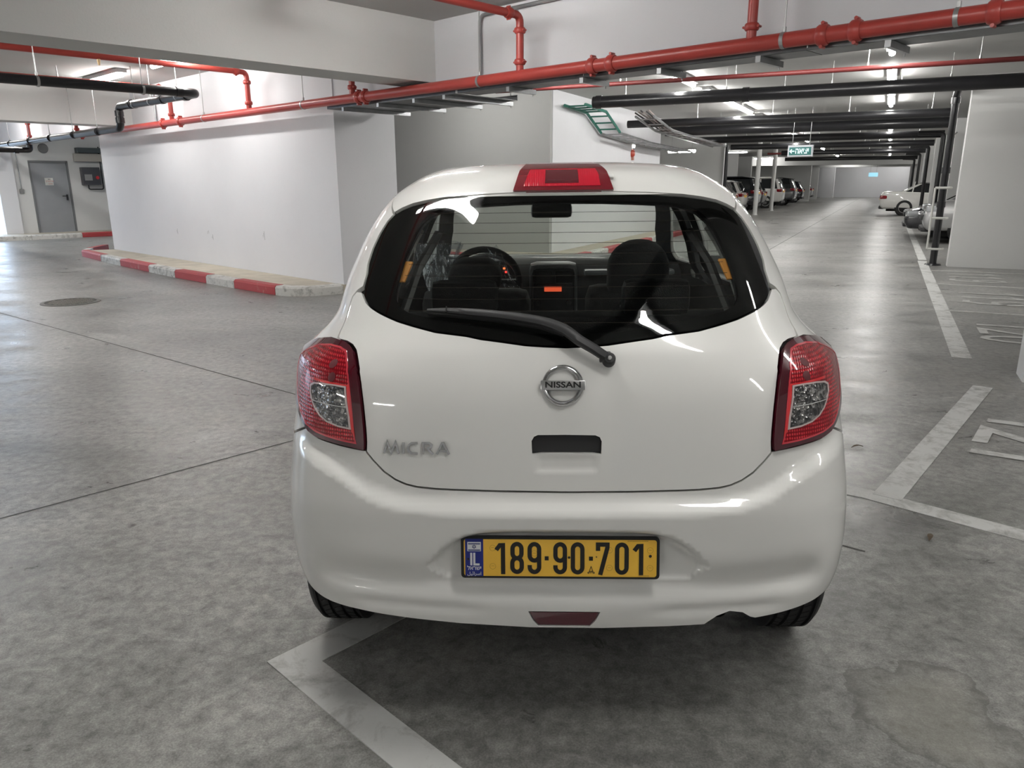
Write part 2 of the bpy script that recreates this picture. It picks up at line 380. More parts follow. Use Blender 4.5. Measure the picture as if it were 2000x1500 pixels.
num_at(Vector((2.96, 4.42, 0)), '121', .345, .5, .66, .078, line_m, dN)
num_at(Vector(pa(.98, 8.98)), '120', .38, .5, .70, .075, line_f, (-A1, A2))
num_at(Vector(pa(1.0, 11.55)), '119', .42, .5, .70, .075, line_f, (-A1, A2))
num_at(Vector(pa(1.0, 13.9)), '118', .42, .5, .70, .075, line_f, (-A1, A2))
# ---------------------------------------------------------------- walls
struct(MB().prism(quadB(0, 8.42, 0, .97), 0, ZC).build('wall_left', white))
struct(MB().prism(quadB(-14, 0, .02, .47), 2.47, ZC).build('beam', white), 'white drop beam above the red main pipe, carrying on from the white wall')
struct(MB().prism(quadB(8.42, 16, .02, .47), 2.47, ZC).build('beam', white), 'white drop beam left of the long white wall')
struct(MB().prism(quadB(-1.98, -1.46, -12, .02), 2.50, ZC).build('beam', white2), 'near white ceiling beam crossing the upper left')
struct(MB().prism(quadB(6.56, 7.08, -12, .02), 2.48, ZC).build('beam', white2), 'far white ceiling beam at the left edge')
# white lobby block between wall and aisle, shade on its unlit front painted grey
struct(MB().prism(quadA(-11, -5.79, 13.6, 21.2), 0, ZC).build('wall_back', white))
struct(MB().prism(quadA(-14, -5.80, 13.5, 13.6), 0, ZC).build('wall_lobby', shaded_w))
# fins (short cross walls with a bright end face) either side of the aisle
rq = [(1.05, 6.45), (1.07, 15.1), (1.50, 24.9), (1.42, 33.5), (1.34, 41), (1.34, 50), (1.34, 59), (1.34, 67)]
for i, (p, q) in enumerate(rq):
    struct(MB().prism(quadA(p, p+5.2, q, q+.30), 0, ZC).build('pillar', white2), 'white cross wall end on the right side of the aisle')
lq = [28.4, 35.8, 41.1, 49.5, 55, 63, 70]
for q in lq: struct(MB().prism(quadA(-10.6, -5.42 if q in (28.4, 63, 70) else -8.6, q, q+.28), 0, ZC).build('pillar', white2), 'white cross wall end on the left side of the aisle')
struct(MB().prism(quadA(6.2, 6.5, -14, 82), 0, ZC).build('wall_right', white2))
struct(MB().prism(quadA(-11, -10.6, 21.2, 82), 0, ZC).build('wall_far_left', white2))
struct(MB().prism(quadA(-11, 6.5, 80, 80.4), 0, ZC).build('wall_far', white))
struct(MB().prism(quadA(-10.6, 6.2, 58, 58.5), 2.55, ZC).build('beam', white2), 'white beam crossing the far end of the aisle')
struct(MB().prism(quadA(-10.6, 6.2, 70, 70.5), 2.6, ZC).build('beam', white2), 'farthest white beam across the aisle')
# left end: wall with the steel door, daylight opening beyond its left edge
DW = Vector((-13.1, 21.9, 0))
def pd(s, n, z=0): return DW+B2*s+B1*n+Vector((0, 0, z))
def quadD(s0, s1, n0, n1): return [tuple(pd(a, b))[:2] for a, b in ((s0, n0), (s1, n0), (s1, n1), (s0, n1))]
struct(MB().prism(quadD(-.86, -.44, 0, .3), 0, ZC).prism(quadD(.52, 6, 0, .3), 0, ZC).prism(quadD(-.44, .52, 0, .3), 2.06, ZC).build('wall_door_side', white2))
struct(MB().prism(quadD(-1.27, -.86, -.12, .3), 0, ZC).build('pillar', white), 'white pillar beside the daylight opening')
struct(MB().prism(quadD(-9.5, -5.0, 0, .3), 0, ZC).build('wall_door_left', white2))
struct(MB().prism(quadD(-5.0, -1.27, 0, .3), 2.5, ZC).build('beam', white2), 'lintel over the daylight opening')
# outer shell behind the camera and to the left
struct(MB().prism(quadB(-16, 16.3, -13.3, -13), 0, ZC).build('wall_behind', white2))
struct(MB().prism(quadB(-9.6, -9.3, -13, -6.2), 0, ZC).build('wall_behind_right', white2))
# ---------------------------------------------------------------- kerb island in front of the white wall
red_k = m_worn('kerb_red', (.42, .055, .06), (.50, .40, .36), .63, 12); white_k = m_worn('kerb_white', (.66, .65, .62), (.20, .195, .18), .545, 10)
beige = M('sidewalk_concrete', (.50, .455, .375), .8, var=.16, vscale=3.5, bump=.3, bscale=60)
kp = [(-9.25, 17.05), (-9.16, 16.25), (-8.92, 15.62), (-8.15, 14.78), (-7.07, 13.63), (-5.32, 11.86), (-3.91, 10.58), (-3.26, 10.0), (-2.98, 9.82), (-2.66, 9.80), (-2.40, 9.96), (-2.2, 10.17), (-1.5, 10.85)]
def arclen(p):
    d = [0]
    for a, b in zip(p, p[1:]): d.append(d[-1]+(Vector(b)-Vector(a)).length)
    return d
def at_len(p, d, s):
    for i in range(len(p)-1):
        if s <= d[i+1] or i == len(p)-2:
            t = (s-d[i])/(d[i+1]-d[i]); return Vector(p[i]).lerp(Vector(p[i+1]), t)
kpv = [(*p,) for p in kp]; kd = arclen(kpv)
kerb = thing('kerb', 'red and white painted kerb with beige sidewalk along the long white wall', 'kerb')
def near_s(pt):
    best = min(np.linspace(0, kd[-1], 600), key=lambda s: (at_len(kpv, kd, s)-Vector(pt)).length); return float(best)
def kerb_run(parent, path, d, cuts, first_red, h=.125, w=.15, colours=None):
    n_red = first_red
    for i_, (a, b) in enumerate(zip(cuts, cuts[1:])):
        if colours: n_red = colours[i_] == 'r'
        ss = np.linspace(a+.004, b-.004, max(3, int((b-a)/.12)+1)); prof = [(0, 0), (0, h-.025), (.022, h), (w, h), (w, 0)]
        vs = []; fs = []
        for s in ss:
            p = at_len(path, d, s); q = at_len(path, d, min(s+.02, d[-1])); q0 = at_len(path, d, max(s-.02, 0)); t = (q-q0).normalized(); nn = Vector((-t.y, t.x))
            for o, z in prof: vs.append((p.x+nn.x*o, p.y+nn.y*o, z+(.003 if n_red else 0)))
        k = len(prof)
        for i in range(len(ss)-1):
            for j in range(k-1): fs.append((i*k+j, (i+1)*k+j, (i+1)*k+j+1, i*k+j+1))
        fs += [tuple(range(k)), tuple(range((len(ss)-1)*k+k-1, (len(ss)-1)*k-1, -1))]
        mesh_obj('kerb_block', vs, fs, red_k if n_red else white_k, parent, 40)
        n_red = not n_red if not colours else n_red
cuts = [0, .9]+[near_s(p) for p in [(-8.92, 15.69), (-7.95, 14.6), (-7.13, 13.72), (-6.16, 12.7), (-5.36, 11.9), (-4.58, 11.2), (-3.95, 10.62), (-3.16, 9.92)]]+[kd[-1]]
kerb_run(kerb, kpv, kd, cuts, True)
def inset(path, o):
    out = []
    for i, p in enumerate(path):
        a = Vector(path[max(i-1, 0)]); b = Vector(path[min(i+1, len(path)-1)]); t = (b-a).normalized(); out.append((p[0]-t.y*o, p[1]+t.x*o))
    return out
ik = inset(kp, .14)
MB().prism(ik[2:11]+[tuple(pb(-.004, -.006))[:2], tuple(pb(8.42, -.006))[:2]], 0, .118).prism(ik[9:]+[tuple(pb(-.006, .95))[:2], tuple(pb(-.006, -.006))[:2]], 0, .117).build('sidewalk', beige, kerb)
# kerb round the lobby block, seen through the car
k2 = thing('kerb', 'red and white kerb and sidewalk at the shaded lobby wall, seen through the windscreen', 'kerb')
kq = [tuple(pa(p, q))[:2] for p, q in ((-11, 12.75), (-5.55, 12.75), (-5.25, 12.95), (-5.1, 13.3), (-5.1, 21.5))]; kqd = arclen(kq)
kerb_run(k2, kq, kqd, [0, 1.1, 2.2, 3.3, 4.4, 5.35, 6.9, 7.9, 9.0, 10.1, 11.2, 12.3, kqd[-1]], False)
MB().prism(inset(kq, .14)+[tuple(pa(-5.785, 21.5))[:2], tuple(pa(-5.785, 13.49))[:2], tuple(pa(-11, 13.49))[:2]], 0, .118).build('sidewalk', beige, k2)
k3 = thing('kerb', 'low kerb with a red stretch in front of the grey steel door', 'kerb')
kk = [tuple(pd(s, -1.15))[:2] for s in (-5.0, -1.7, 4.5)]; kkd = arclen(kk)
kerb_run(k3, kk, kkd, [0, 1.4, 2.75, 4.05, 5.30, 7.4, kkd[-1]], False, colours='wwwwrw')
MB().prism([tuple(pd(s, n))[:2] for s, n in ((-5.0, -1.0), (4.5, -1.0), (4.5, -.005), (-5, -.005))], 0, .118).build('sidewalk', beige, k3)
# ---------------------------------------------------------------- steel door, sign, electrical gear
steel = M('door_grey', (.30, .31, .325), .45, var=.05, vscale=2); dark = M('black_plastic', (.022, .022, .025), .45); galv = M('galvanised', (.42, .43, .44), .38, .75, var=.2, vscale=5)
door = struct(bpy.data.objects.new('door_1', None)); COL.objects.link(door); door.location = pd(0, 0); door.rotation_euler = (0, 0, math.atan2(B2.y, B2.x))
MB().box(-.418, .498, .03, .08, .115, 2.045).build('door_leaf', steel, door)
MB().box(-.46, -.415, -.015, .12, .115, 2.09).box(.495, .54, -.015, .1, .12, 2.09).box(-.46, .54, -.015, .1, 2.035, 2.09).build('door_frame', M('frame_dark', (.16, .165, .17), .5), door)
MB().box(.385, .43, -.0, .03, 1.0, 1.16, .006).tube([(.405, -.0, 1.12), (.405, -.05, 1.12)], .012, 10).tube(bend([(.405, -.05, 1.12), (.27, -.05, 1.12)], .01), .012, 10).build('door_handle', dark, door, 40)
sg = MB().box(-.10, .11, .024, .031, 1.42, 1.62).build('door_sign', M('sign_white', (.75, .74, .70), .5), door)
v, f = text_mesh('רדח', .055); mesh_obj('sign_lettering', [(x+.01, .022, y+1.58) for x, y, z in v], f, M('ink', (.03, .03, .03), .6), door)
v, f = text_mesh('ןירוטרנג', .06); mesh_obj('sign_lettering', [(x+.02, .022, y+1.53) for x, y, z in v], f, M('sign_red', (.55, .04, .04), .5), door)
v, f = text_mesh('הנכס', .05); mesh_obj('sign_lettering', [(x+.03, .022, y+1.46) for x, y, z in v], f, M('sign_red', (.55, .04, .04), .5), door)
ventm = MB().lathe([(.0, .03), (.11, .03), (.135, .0), (.115, 0)], 20, Matrix.Translation(pd(-.03, -.02, 2.42)) @ Matrix.Rotation(math.atan2(B1.y, B1.x)+math.pi, 4, 'Z') @ Matrix.Rotation(R(90), 4, 'Y')).build('wall_vent', M('vent_grey', (.18, .18, .18), .6), None, 40)
tag(ventm, 'small round grey vent on the wall above the steel door', 'vent')
eb = thing('electrical_box', 'dark electrical box with a red switch on the wall right of the steel door', 'box', pd(.88, 0), math.atan2(B2.y, B2.x))
MB().box(-.05, .43, -.2, .0, 1.42, 1.92, .01).build('cabinet', M('box_grey', (.06, .062, .07), .45), eb)
MB().box(.0, .2, -.21, -.2, 1.55, 1.72).build('plate', M('label_grey', (.3, .3, .3), .5), eb)
MB().lathe([(0, .04), (.04, .04), (.05, 0)], 14, Matrix.Translation((.34, -.2, 1.63)) @ Matrix.Rotation(R(90), 4, 'X')).build('switch', M('switch_red', (.5, .03, .04), .4), eb)
MB().tube(bend([(.1, -.1, 1.42), (.1, -.1, 1.30), (.5, -.1, 1.30), (.5, -.1, 2.5)], .06), .018, 8).build('cable', dark, eb, 60)
jb = thing('junction_box', 'pale junction box under a dark panel high on the wall by the steel door', 'box', pd(.85, 0), math.atan2(B2.y, B2.x))
MB().box(-.15, .65, -.14, 0, 2.08, 2.3, .01).build('box', M('box_beige', (.42, .40, .36), .5), jb); MB().box(-.08, .7, -.25, 0, 2.32, 2.46, .01).build('panel', M('panel_dark', (.05, .065, .068), .5), jb)
cs = thing('light_switch', 'grey conduit dropping to a switch left of the steel door', 'switch', pd(-.72, 0), math.atan2(B2.y, B2.x))
MB().tube([(0, -.02, 1.3), (0, -.02, 2.7)], .012, 8).build('conduit', galv, cs); MB().box(-.05, .05, -.05, 0, 1.2, 1.32, .008).build('switch_plate', M('box_grey2', (.22, .22, .22), .5), cs)
# manhole cover
mh = thing('manhole_cover', 'round dark cast-iron manhole cover set in the floor at the left', 'manhole', (-5.58, 9.38, 0))
iron = M('cast_iron', (.045, .042, .038), .55, .4, var=.3, vscale=12)
MB().lathe([(.0, .006), (.27, .006), (.285, .004), (.285, 0)], 40).build('plate', iron, mh, 30)
MB().lathe([(.292, 0), (.292, .010), (.335, .010), (.34, 0)], 40).build('rim', M('iron_rim', (.13, .125, .115), .6), mh, 30)
stud = MB()
for i in range(-5, 6):
    for j in range(-5, 6):
        if (i*i+j*j)**.5 < 5.2: stud.box(i*.048-.014, i*.048+.014, j*.048-.014, j*.048+.014, .006, .012)
o = stud.build('studs', M('iron_worn', (.22, .21, .19), .45, .5), mh); o['kind'] = 'stuff'
# a few scraps on the floor
leafm = M('dry_leaf', (.10, .075, .05), .8); k = 0
for (x, y, a, l, lab) in [(-.98, 3.16, .3, 'dark scrap of debris on the floor left of the car tail lamp', ''), (1.74, 2.83, 1.0, 'curled dry leaf on the floor right of the car', ''), (1.93, 3.93, .2, 'dry leaf lying on the white diagonal line by number 171', '')]:
    mb = MB()
    n = 7; vs = []
    for i in range(n):
        t = i/(n-1); wd_ = .011*math.sin(math.pi*min(1, t*1.05+.02)); z = .004+.010*math.sin(t*3); xx = (t-.5)*.075
        vs += [(xx, -wd_, z+.004), (xx, 0, z), (xx, wd_, z+.004)]
    fs = [q for i in range(n-1) for q in ((i*3, i*3+3, i*3+4, i*3+1), (i*3+1, i*3+4, i*3+5, i*3+2))]
    o = mb.add(vs, fs).build('dry_leaf', leafm, None, 60); o.location = (x, y, 0); o.rotation_euler = (0, 0, a); tag(o, l, 'leaf')
# ---------------------------------------------------------------- pipes
redp = M('red_pipe', (.40, .052, .042), .34, var=.10, vscale=3); redd = M('red_pipe_dull', (.14, .020, .019), .5, var=.15, vscale=3)
blk = M('black_pipe', (.012, .012, .014), .28, var=.2, vscale=3); rod_m = M('hanger_zinc', (.45, .45, .45), .4, .8)
def coupling(parent, p, d, r, mat=None, L=.075):
    d = Vector(d).normalized(); p = Vector(p); a = Vector((0, 0, 1)) if abs(d.z) < .9 else B1; u = d.cross(a).normalized(); w = d.cross(u)
    mb = MB().tube([p-d*L/2, p-d*L*.3, p+d*L*.3, p+d*L/2], [r*1.15, r*1.34, r*1.34, r*1.15], 16)
    for sg_ in (1, -1):
        q = p+w*r*1.42*sg_; mb.tube([q-u*r*.55, q+u*r*.55], r*.24, 8)
    return mb.build('coupling', mat or redp, parent, 40)
def hanger(parent, p, r, top=ZC, clamp=True):
    p = Vector(p); mb = MB().tube([p+Vector((0, 0, r)), (p.x, p.y, top)], .006, 6)
    if clamp: mb.tube([p+Vector((0, 0, r+.002)), p+Vector((0, 0, r+.035))], .014, 8)
    return mb.build('hanger_rod', rod_m, parent)
def clampring(parent, p, d, r, mat=None):
    d = Vector(d).normalized(); return MB().tube([Vector(p)-d*.014, Vector(p)+d*.014], r*1.07, 18).build('clamp', mat or rod_m, parent, 40)
rm = thing('sprinkler_main', 'large red fire main running below the white beam from upper right to far left', 'pipe')
MB().tube([pb(-7.6, -.25, 2.41), pb(16, -.25, 2.41)], .053, 20).build('pipe', redp, rm, 40)
for s in (-7.35, -6.55, -6.45+.12, -4.55, -4.35, -1.05, -.92, 3.95, 4.62, 8.6, 12.3): coupling(rm, pb(s, -.25, 2.41), B1, .053)
for s in (-7.15, -6.05, -2.95, .28, 3.1, 7.0): clampring(rm, pb(s, -.25, 2.41), B1, .053); hanger(rm, pb(s, -.25, 2.41), .053)
labels = {-5.80: 'red riser pipe at the top right above the fire main', -3.49: 'red branch pipe with an elbow at the top centre', -.79: 'short red riser behind the near white beam', 1.69: 'long red branch pipe crossing the upper left to an elbow',
          4.26: 'red riser behind the black pipe at the left', 8.86: 'red riser under the far beam, nearer the white wall', 12.13: 'red riser near the left edge of the picture'}
for s, lab in labels.items():
    b = thing('sprinkler_branch', lab, 'pipe', (0, 0, 0), 0, 'sprinkler branches off the red main')
    r_ = .036; z1 = 2.93; L = 9 if s in (-3.49, 1.69, -5.80) else 3.4
    if s in (8.86, 12.13, 4.26, -.79): path = bend([pb(s, -.25, 2.44), pb(s, -.25, z1), pb(s, -.25-L, z1)], .07)
    else: path = bend([pb(s, -.25, 2.44), pb(s, -.25, z1), pb(s, -.25-L, z1)], .07)
    if s == -.79: path = [pb(s, -.25, 2.44), pb(s, -.25, 3.11)]
    MB().tube(path, r_, 14).build('pipe', redp, b, 40)
    coupling(b, pb(s, -.25, 2.53), (0, 0, 1), r_*1.1, L=.05); coupling(b, pb(s, -.25, 2.80), (0, 0, 1), r_*1.1, L=.05)
    if s != -.79:
        coupling(b, pb(s, -.40, z1), B2, r_)
        for n in (1.6, 3.1):
            if n < L: hanger(b, pb(s, -.25-n, z1), r_); MB().tube([pb(s, -.25-n-.3, z1-.03), pb(s, -.25-n-.3, z1-.1)], [.022, .012], 8).build('sprinkler_head', M('brass', (.5, .35, .2), .3, .9), b)
# black waste pipe on the left
bp = thing('waste_pipe', 'black waste pipe that doubles back and drops beside the red main at the left', 'pipe')
path = bend([pb(1.50, -7.5, 2.56), pb(1.50, -1.06, 2.58), pb(4.25, -1.06, 2.60), pb(4.25, -1.06, 2.285), pb(16, -1.1, 2.25)], .11)
MB().tube(path, .056, 18).build('pipe', blk, bp, 50)
for p, d in [(pb(1.5, -1.3, 2.58), B2), (pb(1.85, -1.06, 2.58), B1), (pb(2.6, -1.06, 2.59), B1), (pb(3.75, -1.06, 2.6), B1), (pb(4.25, -1.06, 2.5), (0, 0, 1)), (pb(4.25, -1.06, 2.40), (0, 0, 1))]:
    MB().tube([Vector(p)-Vector(d)*.04, Vector(p)+Vector(d)*.04], .066, 18).build('collar', blk, bp, 40)
for s, n in ((1.5, -1.75), (1.5, -2.9), (1.5, -4.0)): clampring(bp, pb(s, n, 2.57), B2, .057); hanger(bp, pb(s, n, 2.57), .057)
for s in (2.1, 3.0, 3.6): clampring(bp, pb(s, -1.06, 2.59), B1, .057); hanger(bp, pb(s, -1.06, 2.59), .057)
for s in (5.2, 6.4, 7.7, 9.0, 10.4): clampring(bp, pb(s, -1.09, 2.275), B1, .057, blk); hanger(bp, pb(s, -1.09, 2.275), .057)
b2 = thing('waste_pipe', 'short black pipe with an elbow at the left picture edge above the steel door', 'pipe')
MB().tube(bend([pb(9.4, -5.0, 2.10), pb(9.4, -1.0, 2.115), pb(9.4, -1.0, 2.22)], .08), .056, 14).build('pipe', blk, b2, 50)
for n in (-1.25, -3.2): MB().tube([pb(9.4, n-.04, 2.112), pb(9.4, n+.04, 2.112)], .066, 14).build('collar', blk, b2, 40)
wl = bpy.data.objects['wall_left']; scm = M('scuff_grey', (.42, .42, .43), .8)
for s, z, h in ((5.15, .62, .10), (3.91, .66, .05), (3.77, .58, .09), (2.04, .68, .13)):
    mb = MB()
    for k in range(3): mb.add([pb(s+.02*k-.012+.01*k*(h > .1), -.0015, z-h/2+.02*k), pb(s+.02*k, -.0015, z-h/2+.02*k), pb(s+.02*k+.010, -.0015, z+h/2-.03*k), pb(s+.02*k-.004, -.0015, z+h/2-.03*k)], [(0, 1, 2, 3)])
    mb.build('scuff_mark', scm, wl)
# small grey conduit on the beam
cd = thing('conduit', 'thin grey conduit bent down the white beam at the top centre', 'conduit')
MB().tube(bend([pb(-5.2, -.02, 3.07), pb(-2.72, -.02, 3.07), pb(-2.72, -.02, 2.44)], .08), .016, 10).build('conduit_tube', galv, cd, 60)
c2 = thing('conduit', 'thin grey conduit on the white wall behind the black pipe', 'conduit')
MB().tube(bend([pb(5.43, -2.6, 2.98), pb(5.43, -.03, 2.98), pb(5.43, -.03, 2.42)], .08), .016, 10).build('conduit_tube', galv, c2, 60)
# galvanised cable tray under the beam
tr_m = M('tray_steel', (.17, .175, .18), .42, .8, var=.25, vscale=4)
tr = thing('cable_tray', 'galvanised solid cable tray hung behind the red main at the top right', 'tray')
def tray(parent, s0, s1, n0, n1, z):
    mb = MB().prism(quadB(s0, s1, n0, n1), z, z+.004).prism(quadB(s0, s1, n0, n0+.004), z, z+.06).prism(quadB(s0, s1, n1-.004, n1), z, z+.06)
    return mb.build('tray_section', tr_m, parent)
for a, b in ((-8.2, -6.2), (-6.2, -4.2), (-4.2, -2.55)): tray(tr, a+.004, b-.004, -.19, .09, 2.335)
t2 = thing('cable_tray', 'wide grey cable tray beside the end of the white wall, left of the car roof', 'tray')
for a, b in ((-2.5, -1.0), (-1.0, -.12)): tray(t2, a+.004, b-.004, -.17, .78, 2.335)
for s in (-7.6, -6.75, -5.85, -5.0, -4.2, -3.3): MB().prism(quadB(s-.02, s+.02, -.22, .17), 2.29, 2.333).tube([pb(s, .14, 2.27), pb(s, .14, ZC)], .005, 6).build('bracket', galv, tr)
for s in (-2.35, -1.85, -1.2, -.5): MB().prism(quadB(s-.02, s+.02, -.2, .84), 2.29, 2.333).tube([pb(s, .82, 2.27), pb(s, .82, ZC)], .005, 6).build('bracket', galv, t2)
# transverse pipes of the aisle
def cross(name, lab, q, z, r, p0, p1, mat, rods=(), cols=(), dz=0, dq=0):
    o = thing(name, lab, 'pipe', (0, 0, 0), 0, 'pipes crossing the aisle ceiling')
    MB().tube([pa(p0, q, z), pa(p1, q+dq, z+dz)], r, 14).build('pipe', mat, o, 50)
    for p in rods: hanger(o, pa(p, q+dq*(p-p0)/(p1-p0), z+dz*(p-p0)/(p1-p0)), r)
    for p in cols: MB().tube([pa(p-.05, q, z), pa(p+.05, q, z)], r*1.12, 14).build('collar', mat, o, 40)
    return o
rods = [-4, -2.4, -.9, .6]
cross('waste_pipe', 'thick black pipe crossing the aisle ceiling, nearest of the black ones', 12.4, 2.72, .095, -4.55, 4.6, blk, rods, (-4.45, -2.1, 1.6))
cross('sprinkler_pipe', 'thin red pipe crossing the aisle ceiling in front of the nearest black pipe', 10.9, 2.80, .03, -5.6, 4.0, redd, (-3.6, -2, -.4, .8, 2.2))
cross('sprinkler_pipe', 'thin red pipe crossing just behind the nearest thick black pipe', 13.6, 2.80, .03, -4.0, 1.0, redd, (-3.2, -1.7, 0))
cross('waste_pipe', 'black pipe, second from the camera across the aisle', 17.6, 2.74, .085, -5.6, 1.0, blk, rods)
cross('waste_pipe', 'shiny black pipe, third from the camera across the aisle', 20.2, 2.72, .12, -5.4, 1.2, blk, rods)
cross('sprinkler_pipe', 'red pipe running beside the third black pipe', 22.2, 2.78, .035, -5.5, 1.2, redd, (-3, -1))
cross('waste_pipe', 'black pipe, fourth from the camera across the aisle', 24.2, 2.68, .1, -5.5, 1.2, blk, rods)
cross('sprinkler_pipe', 'red pipe behind the fourth black pipe', 26.5, 2.74, .035, -5.5, 1.2, redd, (-2.5, -.5))
cross('waste_pipe', 'black pipe above the hanging exit sign', 29.5, 2.68, .1, -5.4, 1.2, blk, rods)
cross('sprinkler_pipe', 'red pipe above the exit sign, farther one', 32, 2.74, .04, -5.4, 1.2, redd, (-2.5, -.5))
cross('waste_pipe', 'black pipe right behind the exit sign', 36, 2.66, .1, -4.4, 1.2, blk, rods)
cross('sprinkler_pipe', 'far red pipe behind the exit sign', 39, 2.74, .045, -5.4, 1.2, redd, (-2.5, -.5))
cross('waste_pipe', 'black pipe before the far white beam', 46, 2.66, .1, -5.4, 1.2, blk, rods)
cross('sprinkler_pipe', 'farthest red pipe near the far white beam', 50, 2.72, .05, -5.4, 1.2, redd, (-2.5, -.5))
# black drain pipes on the fins, white guard frame round the nearest
vp = thing('drain_pipe', 'black vertical drain pipe in front of the right pillar with foot flange', 'pipe', (7.50, 13.36, 0))
MB().tube(bend([(0, 0, 0), (0, 0, 2.86), tuple(-A1*.5+Vector((0, 0, 2.93)))], .1), .058, 16).build('pipe', blk, vp, 50)
for z in (1.05, 1.62, 2.75): MB().tube([(0, 0, z-.05), (0, 0, z+.05)], .07, 16).build('collar', blk, vp, 40)
MB().lathe([(0, .03), (.12, .03), (.14, .0)], 18).build('flange', blk, vp, 40)
gd = thing('pipe_guard', 'pale metal guard frame bolted to the right pillar around the black pipe', 'guard', (7.50, 13.36, 0))
gm = M('guard_paint', (.58, .58, .55), .5)
g = MB()
gx = A2*.0
pA = -A1*.13-A2*.13; pBv = -A1*.13+A2*.09
for z in (.29, .82, 1.33): MB().tube([pA+Vector((0, 0, z)), pBv+Vector((0, 0, z)), pBv+A1*.1+A2*.03+Vector((0, 0, z))], .02, 8).build('rail', gm, gd)
MB().tube([pA+Vector((0, 0, .29)), pA+Vector((0, 0, 1.33))], .018, 8).build('post', gm, gd)
for i, (p, q) in enumerate(((1.15, 23.5), (1.15, 32.1), (1.15, 40.7), (1.15, 49.7))):
    o = thing('drain_pipe', ['black drain pipe on the second right-hand pillar', 'black drain pipe on the third right-hand pillar', 'black drain pipe on the fourth right-hand pillar', 'farthest black drain pipe on the right'][i], 'pipe', pa(p, q))
    MB().tube(bend([(0, 0, 0), (0, 0, 2.66), tuple(-A2*.6+Vector((0, 0, 2.68)))], .1), .06, 12).build('pipe', blk, o, 50)
for i, q in enumerate((28.25,)):
    o = thing('drain_pipe', 'black drain pipe beside the nearest left cross wall', 'pipe', pa(-5.3, q))
    MB().tube([(0, 0, 0), (0, 0, 2.7)], .06, 12).build('pipe', blk, o, 50)
# ladder trays with cables on the white wall left of the aisle
grn = M('green_paint', (.03, .16, .12), .45)
def ladder(parent, pts, w, rail, rung_n, mat):
    pts = [Vector(p) for p in pts]
    for sgn in (0, 1):
        MB().tube([p+A2*w*sgn for p in pts], rail, 6).build('side_rail', mat, parent)
    L = arclen([tuple(p) for p in pts])
    for k in range(rung_n):
        s = L[-1]*(k+.5)/rung_n
        for i in range(len(pts)-1):
            if L[i] <= s <= L[i+1]:
                t = (s-L[i])/(L[i+1]-L[i]); p = pts[i].lerp(pts[i+1], t); MB().tube([p, p+A2*w], rail*.6, 6).build('rung', mat, parent); break
l1 = thing('ladder_tray', 'green cable ladder stepping down along the white wall right of the car roof', 'tray'); ladder(l1, [pa(-5.72, 14.0, 2.86), pa(-5.72, 15.2, 2.82), pa(-5.72, 16.1, 2.48)], .42, .03, 7, grn)
l2 = thing('ladder_tray', 'grey cable ladder running on from the green one along the white wall', 'tray'); ladder(l2, [pa(-5.72, 16.1, 2.46), pa(-5.72, 18.5, 2.36), pa(-5.72, 23.2, 2.30)], .42, .03, 14, galv)
l3 = thing('ladder_tray', 'upper grey cable ladder with loose cables nearer the aisle', 'tray'); ladder(l3, [pa(-5.05, 16.4, 2.80), pa(-5.05, 18.0, 2.60), pa(-5.05, 24.5, 2.50)], .4, .028, 14, galv)
cb = thing('cable_bundle', 'bundle of dark and pale cables lying on the upper cable ladder', 'cable')
for k in range(6):
    o_ = .05+.06*k
    MB().tube([pa(-5.05+o_, 16.2, 2.86+.02*(k % 3)), pa(-5.05+o_, 17.2, 2.75+.03*math.sin(k)), pa(-5.05+o_, 18.2, 2.63), pa(-5.05+o_*.9, 21, 2.58), pa(-5.05+o_, 24.4, 2.55)], .017, 6).build('cable', [M('cable_dark', (.05, .045, .045), .6), M('cable_pale', (.35, .30, .28), .6)][k % 2], cb)
# ---------------------------------------------------------------- lamps
tube_m = m_emit('lamp_tube', (1.0, .985, .95), LAMP); house = M('lamp_housing', (.45, .45, .45), .5)
def batten(label, p, d, L=1.5, z=ZC-.003, group=None):
    d = Vector(d).normalized(); n = Vector((-d.y, d.x, 0)); p = Vector((p[0], p[1], 0))
    t = thing('batten_light', label, 'lamp', (p.x, p.y, z), math.atan2(d.y, d.x), group)
    MB().box(-L/2, L/2, -.07, .07, -.055, 0).build('housing', house, t)
    MB().tube([(-L/2+.01, 0, 0), (-L/2+.03, 0, 0), (L/2-.03, 0, 0), (L/2-.01, 0, 0)], [.03, .045, .045, .03], 14).xf(Matrix.Translation((0, 0, -.088)) @ Matrix.Diagonal((1, .85, .65, 1))).build('diffuser', tube_m, t, 60)
    return t
ordn = ['first', 'second', 'third', 'fourth', 'fifth', 'sixth', 'seventh', 'eighth', 'ninth', 'tenth', 'eleventh', 'twelfth', 'thirteenth', 'fourteenth', 'fifteenth', 'sixteenth', 'seventeenth', 'eighteenth']
for i, q in enumerate([10.85, 13.9, 16.6, 18.4, 24.6, 28.0, 31.5, 35, 41, 47, 53, 62, 74]): batten(f'ceiling batten lamp, {ordn[i]} from the camera in the right-hand aisle row', pa(-.15, q), A1, 1.3 if i == 0 else 1.5, group='right-hand row of aisle lamps')
for i, q in enumerate([12.85, 15.3, 17.2, 18.9, 21.4, 26, 29.5, 33.5, 38, 42, 48, 54, 63, 75]): batten(f'ceiling batten lamp, {ordn[i]} from the camera in the left-hand aisle row', pa(-3.18, q), A1, group='left-hand row of aisle lamps')

